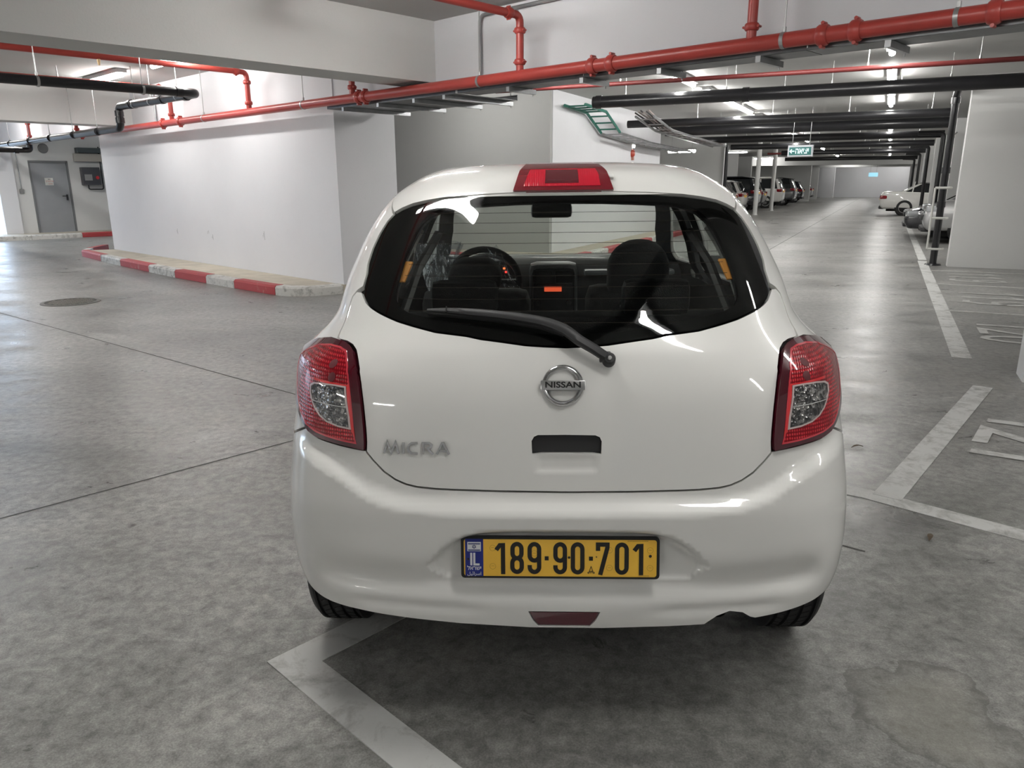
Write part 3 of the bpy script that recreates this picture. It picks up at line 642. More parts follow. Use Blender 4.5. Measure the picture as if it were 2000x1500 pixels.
LB = [(-1.07, 2.05, 'ceiling batten lamp at the upper left beside the near white beam'), (-1.07, 4.65, 'ceiling batten lamp behind the black pipe at the upper left'), (-1.07, 9.8, ''), (-1.9, -3.6, ''), (-2.2, -9.6, ''),
      (-4.6, -11.7, ''), (-4.47, -8.62, ''), (-4.68, -6.25, ''), (-4.6, -.4, ''), (-4.6, 3.4, ''), (-4.6, 9.6, ''), (-1.07, 12.9, ''), (-3.4, 13.2, ''), (.9, 12.9, ''), (-11.9, -12.2, ''), (-11.9, -.6, ''), (-8.1, 2.6, ''), (-8.1, 10, ''), (-11.9, -8.5, ''), (-11.9, -4, ''), (-11.4, 1, '')]
for i, (n, s, lab) in enumerate(LB): batten(lab or 'unseen ceiling batten lamp out of the frame, one of the inferred and added fill lamps', pb(s, n), B1, .85 if s == -8.62 else 1.5, group=None if lab else 'inferred and added fill lamps out of the frame')  # some read off the car's reflections, others added to raise the room light
for s, n in ((-1.6, 2.8), (1.6, 3.4), (-4.5, 3.4)): batten('added fill lamp hidden behind the white beam, brightening the lobby wall', pb(s, n), B1, group='added fill lamps hidden behind the white beam')  # fill lamps added out of sight to brighten the lobby wall
for i, (p, q) in enumerate([(-8, 32), (-8, 44.5), (-8, 57), (3.6, 19.5), (3.6, 37), (3.6, 55), (-3.2, 69), (-2, 77), (1, 78)]): batten('added ceiling fill lamp brightening the bays and the far aisle', pa(p, q), A2, group='added fill lamps over the side bays')  # lamps added over the bays to brighten the far aisle
wp = thing('waste_pipe', 'black waste pipe near the ceiling over the white car, seen mirrored in its rear window', 'pipe')
MB().tube(bend([pb(-8.0, -9, 2.62), pb(-8.0, -1.6, 2.66), pb(-8.0, -1.6, 3.1)], .1), .056, 16).build('pipe', blk, wp, 50)
for n in (-7.5, -5.6, -3.6, -2.1): hanger(wp, pb(-8.0, n, 2.64), .056)
# ---------------------------------------------------------------- the white hatchback
paint = M('white_car_paint', (.80, .795, .77), .35, coat=1.0, spec=.3)
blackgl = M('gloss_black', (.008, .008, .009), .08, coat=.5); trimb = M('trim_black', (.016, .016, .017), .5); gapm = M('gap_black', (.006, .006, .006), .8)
cabin = M('cabin_grey', (.055, .056, .058), .7); cabin_l = M('cabin_light', (.22, .22, .215), .7); seat_m = M('seat_cloth', (.018, .018, .02), .9, bump=.3, bscale=300)
chrome = M('chrome', (.62, .62, .63), .12, 1.0); silver = M('silver_badge', (.55, .55, .55), .25, .9)
def poly_in(pts, poly):
    x, y = pts[:, 0], pts[:, 1]; ins = np.zeros(len(pts), bool); n = len(poly)
    for i in range(n):
        x0, y0 = poly[i]; x1, y1 = poly[(i+1) % n]
        c = ((y0 > y) != (y1 > y)) & (x < (x1-x0)*(y-y0)/((y1-y0) if y1 != y0 else 1e-12)+x0); ins ^= c
    return ins
def signed_area(p): return .5*sum(a[0]*b[1]-b[0]*a[1] for a, b in zip(p, p[1:]+p[:1]))
def poly_offset(poly, d):
    """move a closed outline inwards by d"""
    p = [Vector(a) for a in poly]; n = len(p); sgn = 1 if signed_area([tuple(a) for a in p]) > 0 else -1; out = []
    for i in range(n):
        a, b, c = p[i-1], p[i], p[(i+1) % n]
        d1 = (b-a).normalized(); d2 = (c-b).normalized(); n1 = Vector((-d1.y, d1.x)); n2 = Vector((-d2.y, d2.x)); mm = n1+n2
        if mm.length < 1e-6: mm = n1
        mm.normalize(); out.append(tuple(b+mm*(sgn*d/max(.5, mm.dot(n1)))))
    return out
def resample(poly, h):
    out = []
    for a, b in zip(poly, poly[1:]+poly[:1]):
        a = np.array(a); b = np.array(b); k = max(1, int(math.ceil(np.linalg.norm(b-a)/h)))
        out += [tuple(a+(b-a)*i/k) for i in range(k)]
    return out
def dedupe(poly, e=5e-4):
    out = []
    for p in poly:
        if not out or math.hypot(p[0]-out[-1][0], p[1]-out[-1][1]) > e: out.append(p)
    if math.hypot(out[0][0]-out[-1][0], out[0][1]-out[-1][1]) < e: out.pop()
    return out
def fill2d(loops, h):
    """triangles inside the first loop and outside the others, boundary kept"""
    bd = []; ed = []
    for lp in loops:
        o = len(bd); bd += lp; ed += [(o+i, o+(i+1) % len(lp)) for i in range(len(lp))]
    B = np.array(bd); lo = B.min(0); hi = B.max(0)
    ys = np.arange(lo[1]+h*.5, hi[1], h*.87); g = []
    for j, y in enumerate(ys): g.append(np.stack([np.arange(lo[0]+h*(.5 if j % 2 else .25), hi[0], h), np.full(len(np.arange(lo[0]+h*(.5 if j % 2 else .25), hi[0], h)), y)], -1))
    g = np.concatenate(g) if g else np.zeros((0, 2))
    if len(g):
        ok = poly_in(g, loops[0])
        for lp in loops[1:]: ok &= ~poly_in(g, lp)
        g = g[ok]; md = np.full(len(g), 9.0)
        for k in range(0, len(B), 64): md = np.minimum(md, np.min(np.hypot(g[:, None, 0]-B[None, k:k+64, 0], g[:, None, 1]-B[None, k:k+64, 1]), 1))
        g = g[md > h*.5]
    pts = [Vector(p) for p in bd]+[Vector(p) for p in g]
    v, e, f, *_ = geometry.delaunay_2d_cdt(pts, ed, [], 0, 1e-7)
    V = np.array([tuple(p) for p in v]); F = [tuple(t) for t in f if len(t) >= 3]
    cen = np.array([V[list(t)].mean(0) for t in F]); ok = poly_in(cen, loops[0])
    for lp in loops[1:]: ok &= ~poly_in(cen, lp)
    return V, [t for t, k in zip(F, ok) if k]
def panel(name, outline, mat, parent, h=.014, off=0.0, holes=(), flange=.012, gap=0.0, KU=2.0, side=1, smooth_fn=None, **tags):
    """a piece of the body skin: outline in (t, s), curved on the surface, with its edges turned in"""
    sc = lambda lp: dedupe([(p[0]*KU*side, p[1]) for p in lp])
    loops = [sc(outline)]+[sc(q) for q in holes]
    if gap: loops = [poly_offset(loops[0], gap)]+[poly_offset(q, -gap) for q in loops[1:]]
    loops = [resample(lp, h) for lp in loops]
    V, F = fill2d(loops, h)
    t = V[:, 0]/KU; s = V[:, 1]; N = normal(t, s); Pq = P(t, s)+N*off
    # counter-clockwise
    F = [f if signed_area([tuple(V[i]) for i in f]) > 0 else f[::-1] for f in F]
    verts = [tuple(p) for p in Pq]; nrm = [tuple(q) for q in N]
    if flange:
        for li, lp in enumerate(loops):
            A = np.array(lp); ta = A[:, 0]/KU; sa = A[:, 1]; na = normal(ta, sa); pa_ = P(ta, sa)+na*off; pb_ = pa_-na*flange
            tang = np.roll(pa_, -1, 0)-np.roll(pa_, 1, 0); fn = np.cross(tang, na); fn /= np.linalg.norm(fn, axis=1, keepdims=True)+1e-9
            o = len(verts); n = len(lp); ccw = signed_area(lp) > 0; out = (li == 0) == ccw
            if not out: fn = -fn
            verts += [tuple(p) for p in pa_]+[tuple(p) for p in pb_]; nrm += [tuple(q) for q in fn]*2
            for i in range(n):
                j = (i+1) % n; q = (o+i, o+n+i, o+n+j, o+j); F.append(q if out else q[::-1])
    me = bpy.data.meshes.new(name); me.from_pydata(verts, [], F); me.update()
    me.polygons.foreach_set('use_smooth', [True]*len(me.polygons))
    me.normals_split_custom_set_from_vertices(nrm)
    me.materials.append(mat); o = bpy.data.objects.new(name, me); COL.objects.link(o); o.parent = parent
    for k, x in tags.items(): o[k] = x
    return o
def mirror(half): return half+[(-a, b) for a, b in reversed(half) if abs(a) > 1e-6]
def frame_at(t, s, off=0):
    p = P(t, s); n = normal(t, s); p = p+n*off; e1 = P(t+1e-3, s)-P(t-1e-3, s); e1 /= np.linalg.norm(e1); e2 = np.cross(n, e1)
    mt = Matrix.Identity(4)
    for i in range(3): mt[i][0] = e1[i]; mt[i][1] = e2[i]; mt[i][2] = n[i]; mt[i][3] = p[i]
    return mt
car = thing('car', 'white small hatchback seen from behind, standing across the slot lines', 'car', (.142, 1.70, 0))
CAR_ROLL = R(.55)
car.rotation_euler = (Matrix.Rotation(-R(2.3), 4, 'Z') @ Matrix.Rotation(-CAR_ROLL, 4, 'Y')).to_euler()
GL_H = [(0, 1.0213), (.05, 1.0235), (.09, 1.0265), (.146, 1.0350), (.185, 1.0405), (.216, 1.0475), (.28, 1.056), (.325, 1.068), (.36, 1.078), (.402, 1.094), (.425, 1.1045), (.443, 1.115), (.458, 1.130), (.4655, 1.150),
        (.4725, 1.185), (.4855, 1.2115), (.4945, 1.2525), (.4975, 1.297), (.496, 1.331), (.487, 1.354), (.467, 1.369), (.441, 1.382), (.4025, 1.392), (.354, 1.4005), (.2575, 1.4085), (.164, 1.412), (.08, 1.413), (0, 1.4135)]
CL_H = [(0, 1.0515), (.115, 1.058), (.226, 1.0747), (.29, 1.09), (.338, 1.1005), (.364, 1.114), (.3765, 1.1335), (.381, 1.158), (.385, 1.2), (.388, 1.243), (.3868, 1.288), (.3838, 1.331), (.370, 1.3567), (.343, 1.3735), (.3, 1.381), (.213, 1.3858), (.12, 1.3895), (0, 1.391)]
GAPUP = [(.4715, 1.0173), (.4775, 1.0205), (.4847, 1.034), (.4895, 1.059), (.4922, 1.0907), (.4928, 1.1195), (.482, 1.1365), (.468, 1.142)]
TL_IN = [(.4715, 1.0173), (.4633, 1.0178), (.4556, 1.0181), (.4483, 1.0182), (.4419, 1.0168), (.4356, 1.0152), (.4296, 1.0135), (.4244, 1.0101), (.4193, 1.0067), (.4144, 1.0032), (.4077, .9955), (.401, .9878), (.3944, .98), (.3827, .9646),
         (.3735, .9488), (.3684, .9323), (.3647, .9155), (.3616, .8986), (.3589, .8815), (.3565, .8624), (.3544, .8433), (.3524, .8241), (.3511, .8088), (.3500, .7935), (.3495, .7735)]
TL_OUT = [(.373, .777), (.403, .782), (.433, .786), (.451, .793), (.4662, .805), (.4823, .820), (.50, .838), (.523, .864), (.545, .895), (.56, .925), (.568, .945), (.566, .963), (.556, .981), (.534, .9975), (.5, 1.0113)]
HB = [(.3485, .769), (.3375, .750), (.320, .724), (.3015, .705), (.284, .694), (.266, .688), (.2345, .6838), (.205, .682), (.123, .6788), (0, .677)]
GLASS = mirror(GL_H); CLEAR = mirror(CL_H)
iglass = next(i for i, p in enumerate(GL_H) if p == (.4655, 1.150)); itop = next(i for i, p in enumerate(GL_H) if p == (.487, 1.354))
WY, WR, AR = .625, .290, .335
def arch(cy_, a0, a1, n=12): return [yz2ts(cy_-AR*math.cos(R(a)), .30+AR*math.sin(R(a))) for a in np.linspace(a0, a1, n)]
HANDLE = [(-.0707, .7742), (-.0718, .8015), (-.068, .8101), (-.0613, .8138), (-.007, .8144), (.0472, .8132), (.0548, .809), (.0577, .8003), (.0566, .7738)]
HANDLE = [(a+.0065, b) for a, b in HANDLE]
# tailgate skin
half = GL_H[:iglass]+[(.4655, 1.138)]+GAPUP[::-1][1:-1]+TL_IN+HB[:-1]
loop = half+[(0, .677)]+[(-a, b) for a, b in reversed(half) if a > 1e-6]
tg = panel('tailgate', loop, paint, car, .0125, holes=[HANDLE], gap=.0027, flange=.014)
panel('release_handle', HANDLE, trimb, tg, .012, off=-.010, flange=0)
# rear window: pane, black border, heater wires
panel('rear_window', GLASS, m_glass('rear_glass', (.80, .83, .80), 1.42), car, .016, off=.0006, flange=0, gap=.0024)
rw = bpy.data.objects['rear_window']
panel('window_border', GLASS, M('border_black', (.004, .004, .004), .9, spec=0), rw, .02, off=-.003, holes=[CLEAR], flange=.010, gap=.0024)
for k in range(11):
    s = 1.078+k*.0282; a = .372-.1*max(0, (1.11-s)/.05)**2
    tt = np.linspace(-a, a, 40); ss_ = s+.012*(tt/.38)**2*0+0*tt
    v0 = P_off(tt, ss_-.0006, -.004); v1 = P_off(tt, ss_+.0006, -.004); n = len(tt)
    mesh_obj('heater_wire', list(v0)+list(v1), [(i, i+1, n+i+1, n+i) for i in range(n-1)], M('wire_brown', (.02, .015, .012), .9, spec=.1), rw)
# spoiler with the high brake lamp
sp_h = GL_H[:itop-1:-1]+[(.565, 1.3955), (.575, 1.42), (.52, 1.49), (.42, 1.575), (.28, 1.635), (0, 1.66)]
sp = panel('spoiler', [(0, 1.4135)]+sp_h[1:-1]+[(0, 1.66)]+[(-a, b) for a, b in reversed(sp_h[1:-1])], paint, car, .014, off=.003, flange=.02, gap=.003)
redl = M('lens_red_dark', (.16, .004, .012), .10, coat=1); 
def m_lens(name, c0, c1, sx, sz):
    m_, nt, out = nodes(name); v = coords(nt, (sx, 1, sz)); b = nd(nt, 'ShaderNodeBsdfPrincipled', Roughness=.18); b.inputs['Coat Weight'].default_value = .3; b.inputs['Coat Roughness'].default_value = .05; b.inputs['Specular IOR Level'].default_value = .25
    vo = nd(nt, 'ShaderNodeTexVoronoi', Scale=1.0, Randomness=.12); nt.links.new(v, vo.inputs['Vector'])
    d = ramp(nt, vo.outputs['Distance'], [(.12, (1, 1, 1)), (.45, (0, 0, 0))]); big = noise(nt, v, .10, 3, .6)  # brighter dots painted in as the sparkle of the lens prisms
    d = mth(nt, 'MULTIPLY', d, ramp(nt, big, [(.38, (.15, .15, .15)), (.65, (1, 1, 1))]))
    nt.links.new(mixc(nt, d, c0, c1), b.inputs['Base Color']); bp = nd(nt, 'ShaderNodeBump', Strength=.5, Distance=.003); nt.links.new(vo.outputs['Distance'], bp.inputs['Height']); nt.links.new(bp.outputs[0], b.inputs['Normal'])
    nt.links.new(b.outputs[0], out.inputs[0]); return m_
lensr = m_lens('lens_red', (.17, .002, .007), (.90, .045, .06), 150, 110); lensb = m_lens('lens_red_bar', (.48, .012, .03), (.62, .04, .06), 160, 60)
CH = [(-.167, 1.4155), (-.172, 1.4886), (-.166, 1.553), (-.150, 1.572), (.130, 1.572), (.150, 1.545), (.158, 1.48), (.154, 1.4155)]
CH = [(a+.005, b) for a, b in CH]
hb = panel('high_brake_light', CH, redl, car, .012, off=.010, flange=.012)
panel('lens', [(-.134, 1.427), (-.128, 1.493), (.125, 1.495), (.128, 1.47), (.122, 1.427)], lensb, hb, .01, off=.0112, flange=.002)
panel('bulb_window', [(-.064, 1.436), (-.068, 1.488), (.055, 1.488), (.052, 1.436)], M('lens_deep', (.09, .003, .01), .25, coat=1), hb, .01, off=.0122, flange=.002)
fr = frame_at(.171, 1.459, .002); MB().box(-.006, .006, -.007, .007, 0, .010, .003).xf(fr).build('washer_nozzle', M('nozzle_white', (.7, .7, .68), .4), car, 60)
# bumper
bot_l = [(.477, .366), (.4214, .361), (.3684, .356), (.287, .342), (.2, .329), (.07, .318), (0, .318)]
bot_r = [(0, .318), (.07, .318), (.19, .3265), (.2529, .333), (.261, .345), (.2711, .358), (.2902, .370), (.3104, .366), (.3237, .353), (.332, .349), (.3666, .357), (.406, .367), (.4385, .374), (.477, .376)]
REFL = [(-.067, .3685), (.067, .3685), (.060, .345), (.050, .326), (-.050, .326), (-.060, .345)]
REFL = [(a-.0045, b) for a, b in REFL]
ar_b = arch(WY, 12, 62, 9)
up_r = [(.52, .745), (.4645, .797)]
tl_low = [(.451, .793), (.433, .786), (.403, .782), (.373, .777), (.3495, .7735)]
side_r = ar_b+[(.575, .66)]+up_r+tl_low+HB
bl = [(-a, b) for a, b in bot_l]
loop = bl[:-1]+bot_r+side_r[:-1]+[(-a, b) for a, b in reversed(side_r)]
bmp = panel('bumper', loop, paint, car, .0125, gap=.0022, flange=.02, holes=[REFL])
panel('reflector', REFL, M('reflector_red', (.085, .008, .018), .2, coat=1), bmp, .012, off=-.002, flange=.006, gap=.0015)
# tail lamps
TL = TL_IN+[(.353, .7715)]+TL_OUT
CLR = [(.3895, .9195), (.4071, .9205), (.4314, .9190), (.4494, .9150), (.4562, .9080), (.4545, .8911), (.4480, .8745), (.4394, .8577), (.4277, .8434), (.4136, .8331), (.3942, .8267), (.3745, .824), (.3777, .8522), (.3835, .8828)]
INN = [(.4255, .998), (.4434, 1.0033), (.4704, 1.0025), (.5053, .9911), (.5266, .973), (.5384, .953), (.5327, .928), (.5156, .898), (.4989, .8652), (.4813, .8374), (.457, .8096), (.4318, .7997), (.3919, .792), (.3620, .7878)]+[(a+.0155, b) for a, b in TL_IN[::-1] if .795 < b < .982]
def scale_loop(lp, k):
    c = np.mean(lp, 0); return [tuple(c+(np.array(p)-c)*k) for p in lp]
lens_dark = M('lens_maroon', (.060, .003, .010), .06, coat=1); lens_line = M('lens_line', (.55, .04, .06), .15, coat=1)
def m_clear():
    m_, nt, out = nodes('clear_lens'); v = coords(nt, (1, 1, 1)); b = nd(nt, 'ShaderNodeBsdfPrincipled', Roughness=.12, Metallic=.7); b.inputs['Coat Weight'].default_value = 1
    w = nd(nt, 'ShaderNodeTexVoronoi', Scale=110.0); nt.links.new(v, w.inputs['Vector'])
    nt.links.new(ramp(nt, w.outputs['Color'], [(.45, (.045, .045, .048)), (.8, (.36, .35, .34))]), b.inputs['Base Color'])
    bp = nd(nt, 'ShaderNodeBump', Strength=.9, Distance=.004); nt.links.new(w.outputs['Distance'], bp.inputs['Height']); nt.links.new(bp.outputs[0], b.inputs['Normal']); nt.links.new(b.outputs[0], out.inputs[0]); return m_
clear_m = m_clear(); pale = M('lens_rim_pale', (.50, .40, .39), .3, coat=1)
for side in (1, -1):
    lamp = panel('tail_light', TL, lens_dark, car, .012, off=.010, flange=.022, gap=.003, side=side)
    panel('outline', scale_loop(INN, .995), lens_line, lamp, .012, off=.0112, flange=.002, holes=[scale_loop(INN, .955)], side=side)
    panel('red_lens', scale_loop(INN, .953), lensr, lamp, .01, off=.0106, flange=0, holes=[scale_loop(CLR, 1.05)], side=side)
    panel('lens_rim', scale_loop(CLR, 1.05), pale, lamp, .01, off=.0120, flange=.002, holes=[scale_loop(CLR, .965)], side=side)
    panel('inner_bar', [(.3655, .805), (.3720, .853), (.3835, .925), (.455, .9285), (.452, .9225), (.3868, .9215), (.3765, .853), (.3715, .817)], M('lens_bar_bright', (.62, .025, .03), .2, coat=1), lamp, .01, off=.0116, flange=.001, side=side)
    panel('reverse_lens', scale_loop(CLR, .965), clear_m, lamp, .01, off=.0108, flange=0, side=side)
    ln = P_off(np.linspace(.384, .4465, 12)*side, np.linspace(.873, .8745, 12), .0118); MB().tube(list(ln), .0009, 6).build('lens_bar', M('lens_line_grey', (.5, .5, .5), .3), lamp)
    for (t_, s_, r_) in ((.428, .965, .014), (.417, .938, .013)):
        fr = frame_at(t_*side, s_, .0112); MB().lathe([(0, .0008), (r_*.8, .0006), (r_, 0)], 20, fr).build('bulb', M('bulb_dark', (.09, .003, .008), .6), lamp, 60)
# quarter panels, doors, roof
def Y(y, z): return yz2ts(y, z)
SR = 1.405
q_out = GAPUP[:-1]+[(.4655, 1.150)]+GL_H[iglass+1:itop+1]+[(.565, 1.3955), (.585, SR)]+[Y(.75, SR), Y(.88, SR), Y(1.0, SR), Y(.90, 1.30), Y(.82, 1.12), Y(.795, .98), Y(.795, .80), Y(.795, .62)]+arch(WY, 120, 62, 9)+[(.575, .66), (.52, .745), (.4645, .797)]+TL_OUT[4:]
# B pillar line leans forward towards the roof
yB = lambda z: 1.9-(.18*max(0, (z-1.0)/.4))
Bl = [Y(yB(z), z) for z in (.27, .6, .9, 1.0, 1.2, SR)]
rdoor = [Y(1.0, SR), Y(.90, 1.30), Y(.82, 1.12), Y(.795, .98), Y(.795, .80), Y(.795, .62)]+arch(WY, 120, 170, 6)+[Y(1.0, .27)]+Bl
rwin = [Y(.93, 1.055), Y(.98, 1.04), Y(1.83, 1.01), Y(yB(1.2)-.06, 1.2), Y(yB(1.37)-.06, 1.372), Y(1.22, 1.375), Y(1.06, 1.31), Y(.98, 1.20)]
fdoor = Bl[::-1]+[Y(2.70, .27), Y(2.74, .6), Y(2.74, .88), (Y(2.70, .965)[0], .965), (1.46, 1.02), (1.472, 1.2), (1.465, 1.38), (1.44, SR)]
fwin = [Y(1.96, 1.01), (1.435, 1.01), (1.45, 1.12), (1.452, 1.2), (1.445, 1.36), (1.425, 1.374), Y(yB(1.372)+.05, 1.372), Y(yB(1.2)+.06, 1.2)]
FW = WY+2.45
def yz2f(y, z):
    lo, hi = .5, 1.99
    for _ in range(40):
        m_ = (lo+hi)/2
        if P(m_, z, False)[1] < y: lo = m_
        else: hi = m_
    return ((lo+hi)/2, z)
fr_side = [(1.44, SR), (1.465, 1.38), (1.472, 1.2), (1.46, 1.02), (Y(2.70, .965)[0], .965), Y(2.74, .88), Y(2.74, .6)]+[yz2f(FW-AR*math.cos(R(a)), .30+AR*math.sin(R(a))) for a in np.linspace(25, 165, 18)]+[yz2f(3.45, .27)]
WS_h = [(1.515, 1.03), (1.53, 1.2), (1.52, 1.36), (1.56, 1.385), (2, 1.393)]
WS = [(2, 1.0), (1.75, 1.005), (1.56, 1.012)]+WS_h+[(4-a, b) for a, b in reversed(WS_h[:-1])]+[(2.44, 1.012), (2.25, 1.005)]
glass_s = m_glass('side_glass', (.72, .76, .74))
for side in (1, -1):
    panel('quarter_panel', q_out, paint, car, .022, gap=.0042, flange=.014, side=side)
    d = panel('rear_door', rdoor, paint, car, .03, gap=.0022, flange=.02, holes=[rwin], side=side)
    panel('window_pane', rwin, glass_s, d, .05, off=-.006, flange=0, side=side)
    d = panel('front_door', fdoor, paint, car, .03, gap=.0022, flange=.02, holes=[fwin], side=side)
    panel('window_pane', fwin, glass_s, d, .05, off=-.006, flange=0, side=side)
    fr = Matrix.Translation((side*.86, 2.45, .98)); MB().box(-.10, .10, -.05, .07, -.06, .08, .035).xf(fr).build('wing_mirror', paint, car, 60)
    MB().box(-.09, .09, -.056, -.048, -.05, .07, .003).xf(fr).build('mirror_glass', chrome, bpy.data.objects['wing_mirror' if side == 1 else 'wing_mirror.001'])
    for yy in (1.12, 2.02): MB().tube(bend([(side*.855, yy, .86), (side*.885, yy+.02, .86), (side*.885, yy+.16, .86), (side*.855, yy+.18, .86)], .02), .012, 8).build('door_handle', paint, car, 60)
panel('front_body', fr_side+[(4-a, b) for a, b in reversed(fr_side)], paint, car, .035, gap=.002, flange=.02, holes=[WS])
panel('windscreen', WS, m_glass('windscreen_glass', (.90, .93, .90)), car, .04, off=-.002, flange=0)
for side in (1, -1): panel('headlight', [(1.72, .60), (1.60, .66), (1.52, .78), (1.56, .80), (1.66, .76), (1.74, .68)], M('headlight_glass', (.45, .46, .47), .08, .5, coat=1), car, .03, off=.006, flange=.01) if side == 1 else panel('headlight', [(4-a, b) for a, b in [(1.72, .60), (1.60, .66), (1.52, .78), (1.56, .80), (1.66, .76), (1.74, .68)]], M('headlight_glass', (.45, .46, .47), .08, .5, coat=1), car, .03, off=.006, flange=.01)
panel('grille', [(1.80, .62), (1.80, .70), (2.2, .70), (2.2, .62)], trimb, car, .04, off=.004, flange=.01)
# roof: lattice closed at the crown
nt_, ns_ = 144, 30; tt, ss_ = np.meshgrid(np.linspace(-2, 2, nt_+1)[:-1], np.concatenate([np.linspace(SR+.001, 1.6, 16), np.linspace(1.62, 1.985, ns_-16)]), indexing='ij')
pr = P(tt, ss_).reshape(-1, 3); fs = [(i*ns_+j, ((i+1) % nt_)*ns_+j, ((i+1) % nt_)*ns_+j+1, i*ns_+j+1) for i in range(nt_) for j in range(ns_-1)]+[tuple(i*ns_+ns_-1 for i in range(nt_))]
mesh_obj('roof', pr, fs, paint, car, 180)
# cabin lining, and a black shell added behind the skin to darken the panel gaps
holes = [poly_offset([(a*2, b) for a, b in CLEAR], -.006)]
holes = [[(a/2, b) for a, b in holes[0]]]+[rwin, fwin, [(-a, b) for a, b in rwin], [(-a, b) for a, b in fwin]]
ws_r = [p for p in WS if p[0] <= 2]; wr = [(2, 1.0), (1.75, 1.005), (1.56, 1.012)]+WS_h
lin_r = [(-2, .44), (2, .44), (2, 1.0), (1.75, 1.005), (1.56, 1.012)]+WS_h[:-1]+[(1.98, 1.393), (2, 1.43), (-2, 1.43), (-1.98, 1.393)]+[(-a, b) for a, b in reversed(WS_h[:-1])]+[(-1.56, 1.012), (-1.75, 1.005), (-2, 1.0)]
panel('cabin_lining', lin_r, cabin, car, .035, off=-.024, holes=holes, flange=0); panel('gap_shell', lin_r, gapm, car, .035, off=-.0165, holes=holes, flange=0)
for sd in (1, -1):        # pale trims beside the rear window and along the pillars
    panel('pillar_trim', [(.40, 1.10), (.47, 1.11), (.52, 1.2), (.53, 1.33), (.46, 1.37), (.41, 1.345), (.415, 1.25)], cabin_l, car, .03, off=-.05, flange=.01, side=sd)
    panel('pillar_trim', [Y(yB(1.0)-.1, 1.0), Y(yB(1.0)+.08, 1.0), Y(yB(1.36)+.05, 1.37), Y(yB(1.36)-.07, 1.37)], cabin, car, .03, off=-.045, flange=.02, side=sd)
pr2 = [tuple(p) for p in P_off(tt.ravel(), ss_.ravel(), -.03)]
mesh_obj('headliner', pr2, [f[::-1] for f in fs], M('headliner_grey', (.20, .20, .195), .8), car, 180)
MB().box(-.60, .60, .30, 3.4, .24, .40).box(-.62, .62, .14, .35, .335, .42).build('floor_pan', gapm, car)
# exhaust
MB().tube(bend([(.405, .075, .338), (.405, .30, .335), (.38, .6, .33)], .08), .024, 16, caps=False).lathe([(.0, 0), (.021, 0)], 16, Matrix.Translation((.405, .10, .338)) @ Matrix.Rotation(R(90), 4, 'X')).build('exhaust_pipe', M('exhaust_steel', (.06, .06, .06), .5, .8), car, 60)
# wheels
tyre_m = M('tyre_rubber', (.014, .014, .015), .7); rim_m = M('rim_silver', (.5, .5, .5), .35, .8)
def wheel(x, y, sd):
    w = bpy.data.objects.new('wheel', None); COL.objects.link(w); w.parent = car; w.location = (x, y, WR-x*math.tan(CAR_ROLL)); w.rotation_euler = (0, R(90)*sd, 0)
    hw = .088; prof = [(.195, -.065), (.215, -.082), (.255, -.088), (.277, -.083), (.288, -.072)]
    for c in (-.052, -.018, .018, .052): prof += [(.2945, c-.013), (.2945, c-.006), (.286, c-.005), (.286, c+.005), (.2945, c+.006), (.2945, c+.013)] if True else []
    prof += [(.288, .072), (.277, .083), (.255, .088), (.215, .082), (.195, .065)]
    MB().lathe(prof, 72).build('tyre', tyre_m, w, 35)
    mb = MB()
    for k in range(60):
        a = 2*math.pi*k/60
        for c in (-.035, .035, 0):
            mt = Matrix.Rotation(a+c, 4, 'Z') @ Matrix.Translation((.2945, 0, c)) @ Matrix.Rotation(.5 if c >= 0 else -.5, 4, 'X'); mb.add([mt @ Vector(p) for p in [(-.004, -.002, -.012), (.0006, -.002, -.012), (.0006, .002, -.012), (-.004, .002, -.012), (-.004, -.002, .012), (.0006, -.002, .012), (.0006, .002, .012), (-.004, .002, .012)]], [(3, 2, 1, 0), (4, 5, 6, 7), (0, 1, 5, 4), (1, 2, 6, 5), (2, 3, 7, 6), (3, 0, 4, 7)])
    o = mb.build('tread', M('tread_black', (.004, .004, .004), .9), w); o['kind'] = 'stuff'
    sp_ = MB().lathe([(.0, .05), (.03, .055), (.04, .045), (.16, .04), (.185, .06), (.197, .07), (.197, -.07), (.18, -.06)], 48)
    rm_ = sp_.build('rim', rim_m, w, 40); sl = MB()
    for k in range(9): sl.box(.085, .150, -.013, .013, .036, .0465, .004).xf(Matrix.Rotation(2*math.pi/9, 4, 'Z'))
    sl.build('vent_slots', gapm, rm_)
for x in (-.712, .712):
    for y in (WY, FW): wheel(x, y, 1 if x > 0 else -1)
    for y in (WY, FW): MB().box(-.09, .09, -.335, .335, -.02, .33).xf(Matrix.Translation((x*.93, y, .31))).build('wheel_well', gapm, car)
# ---------------------------------------------------------------- badges, plate, wiper
fr = frame_at(-.0075, .934, .003)
bd = bpy.data.objects.new('maker_badge', None); COL.objects.link(bd); bd.parent = car
R0 = .0465
vs = []; fs = []; ns = 64; prof = [(R0-.0075, 0), (R0-.0068, .004), (R0-.003, .0075), (R0+.002, .0065), (R0+.0055, .002), (R0+.006, 0)]
MB().lathe(prof, 64, fr).build('ring', chrome, bd, 50)
MB().box(-.0555, .0555, -.0125, .0115, .002, .0105, .003).xf(fr).build('bar', M('badge_satin', (.60, .60, .60), .28, 1.0), bd, 50)
v, f = text_mesh('NISSAN', .0205, 0, .0006, sx=1.30); mesh_obj('lettering', [fr @ Vector((x, y-.0005, .0109)) for x, y, z in v], f, M('badge_ink', (.01, .01, .01), .4), bd)
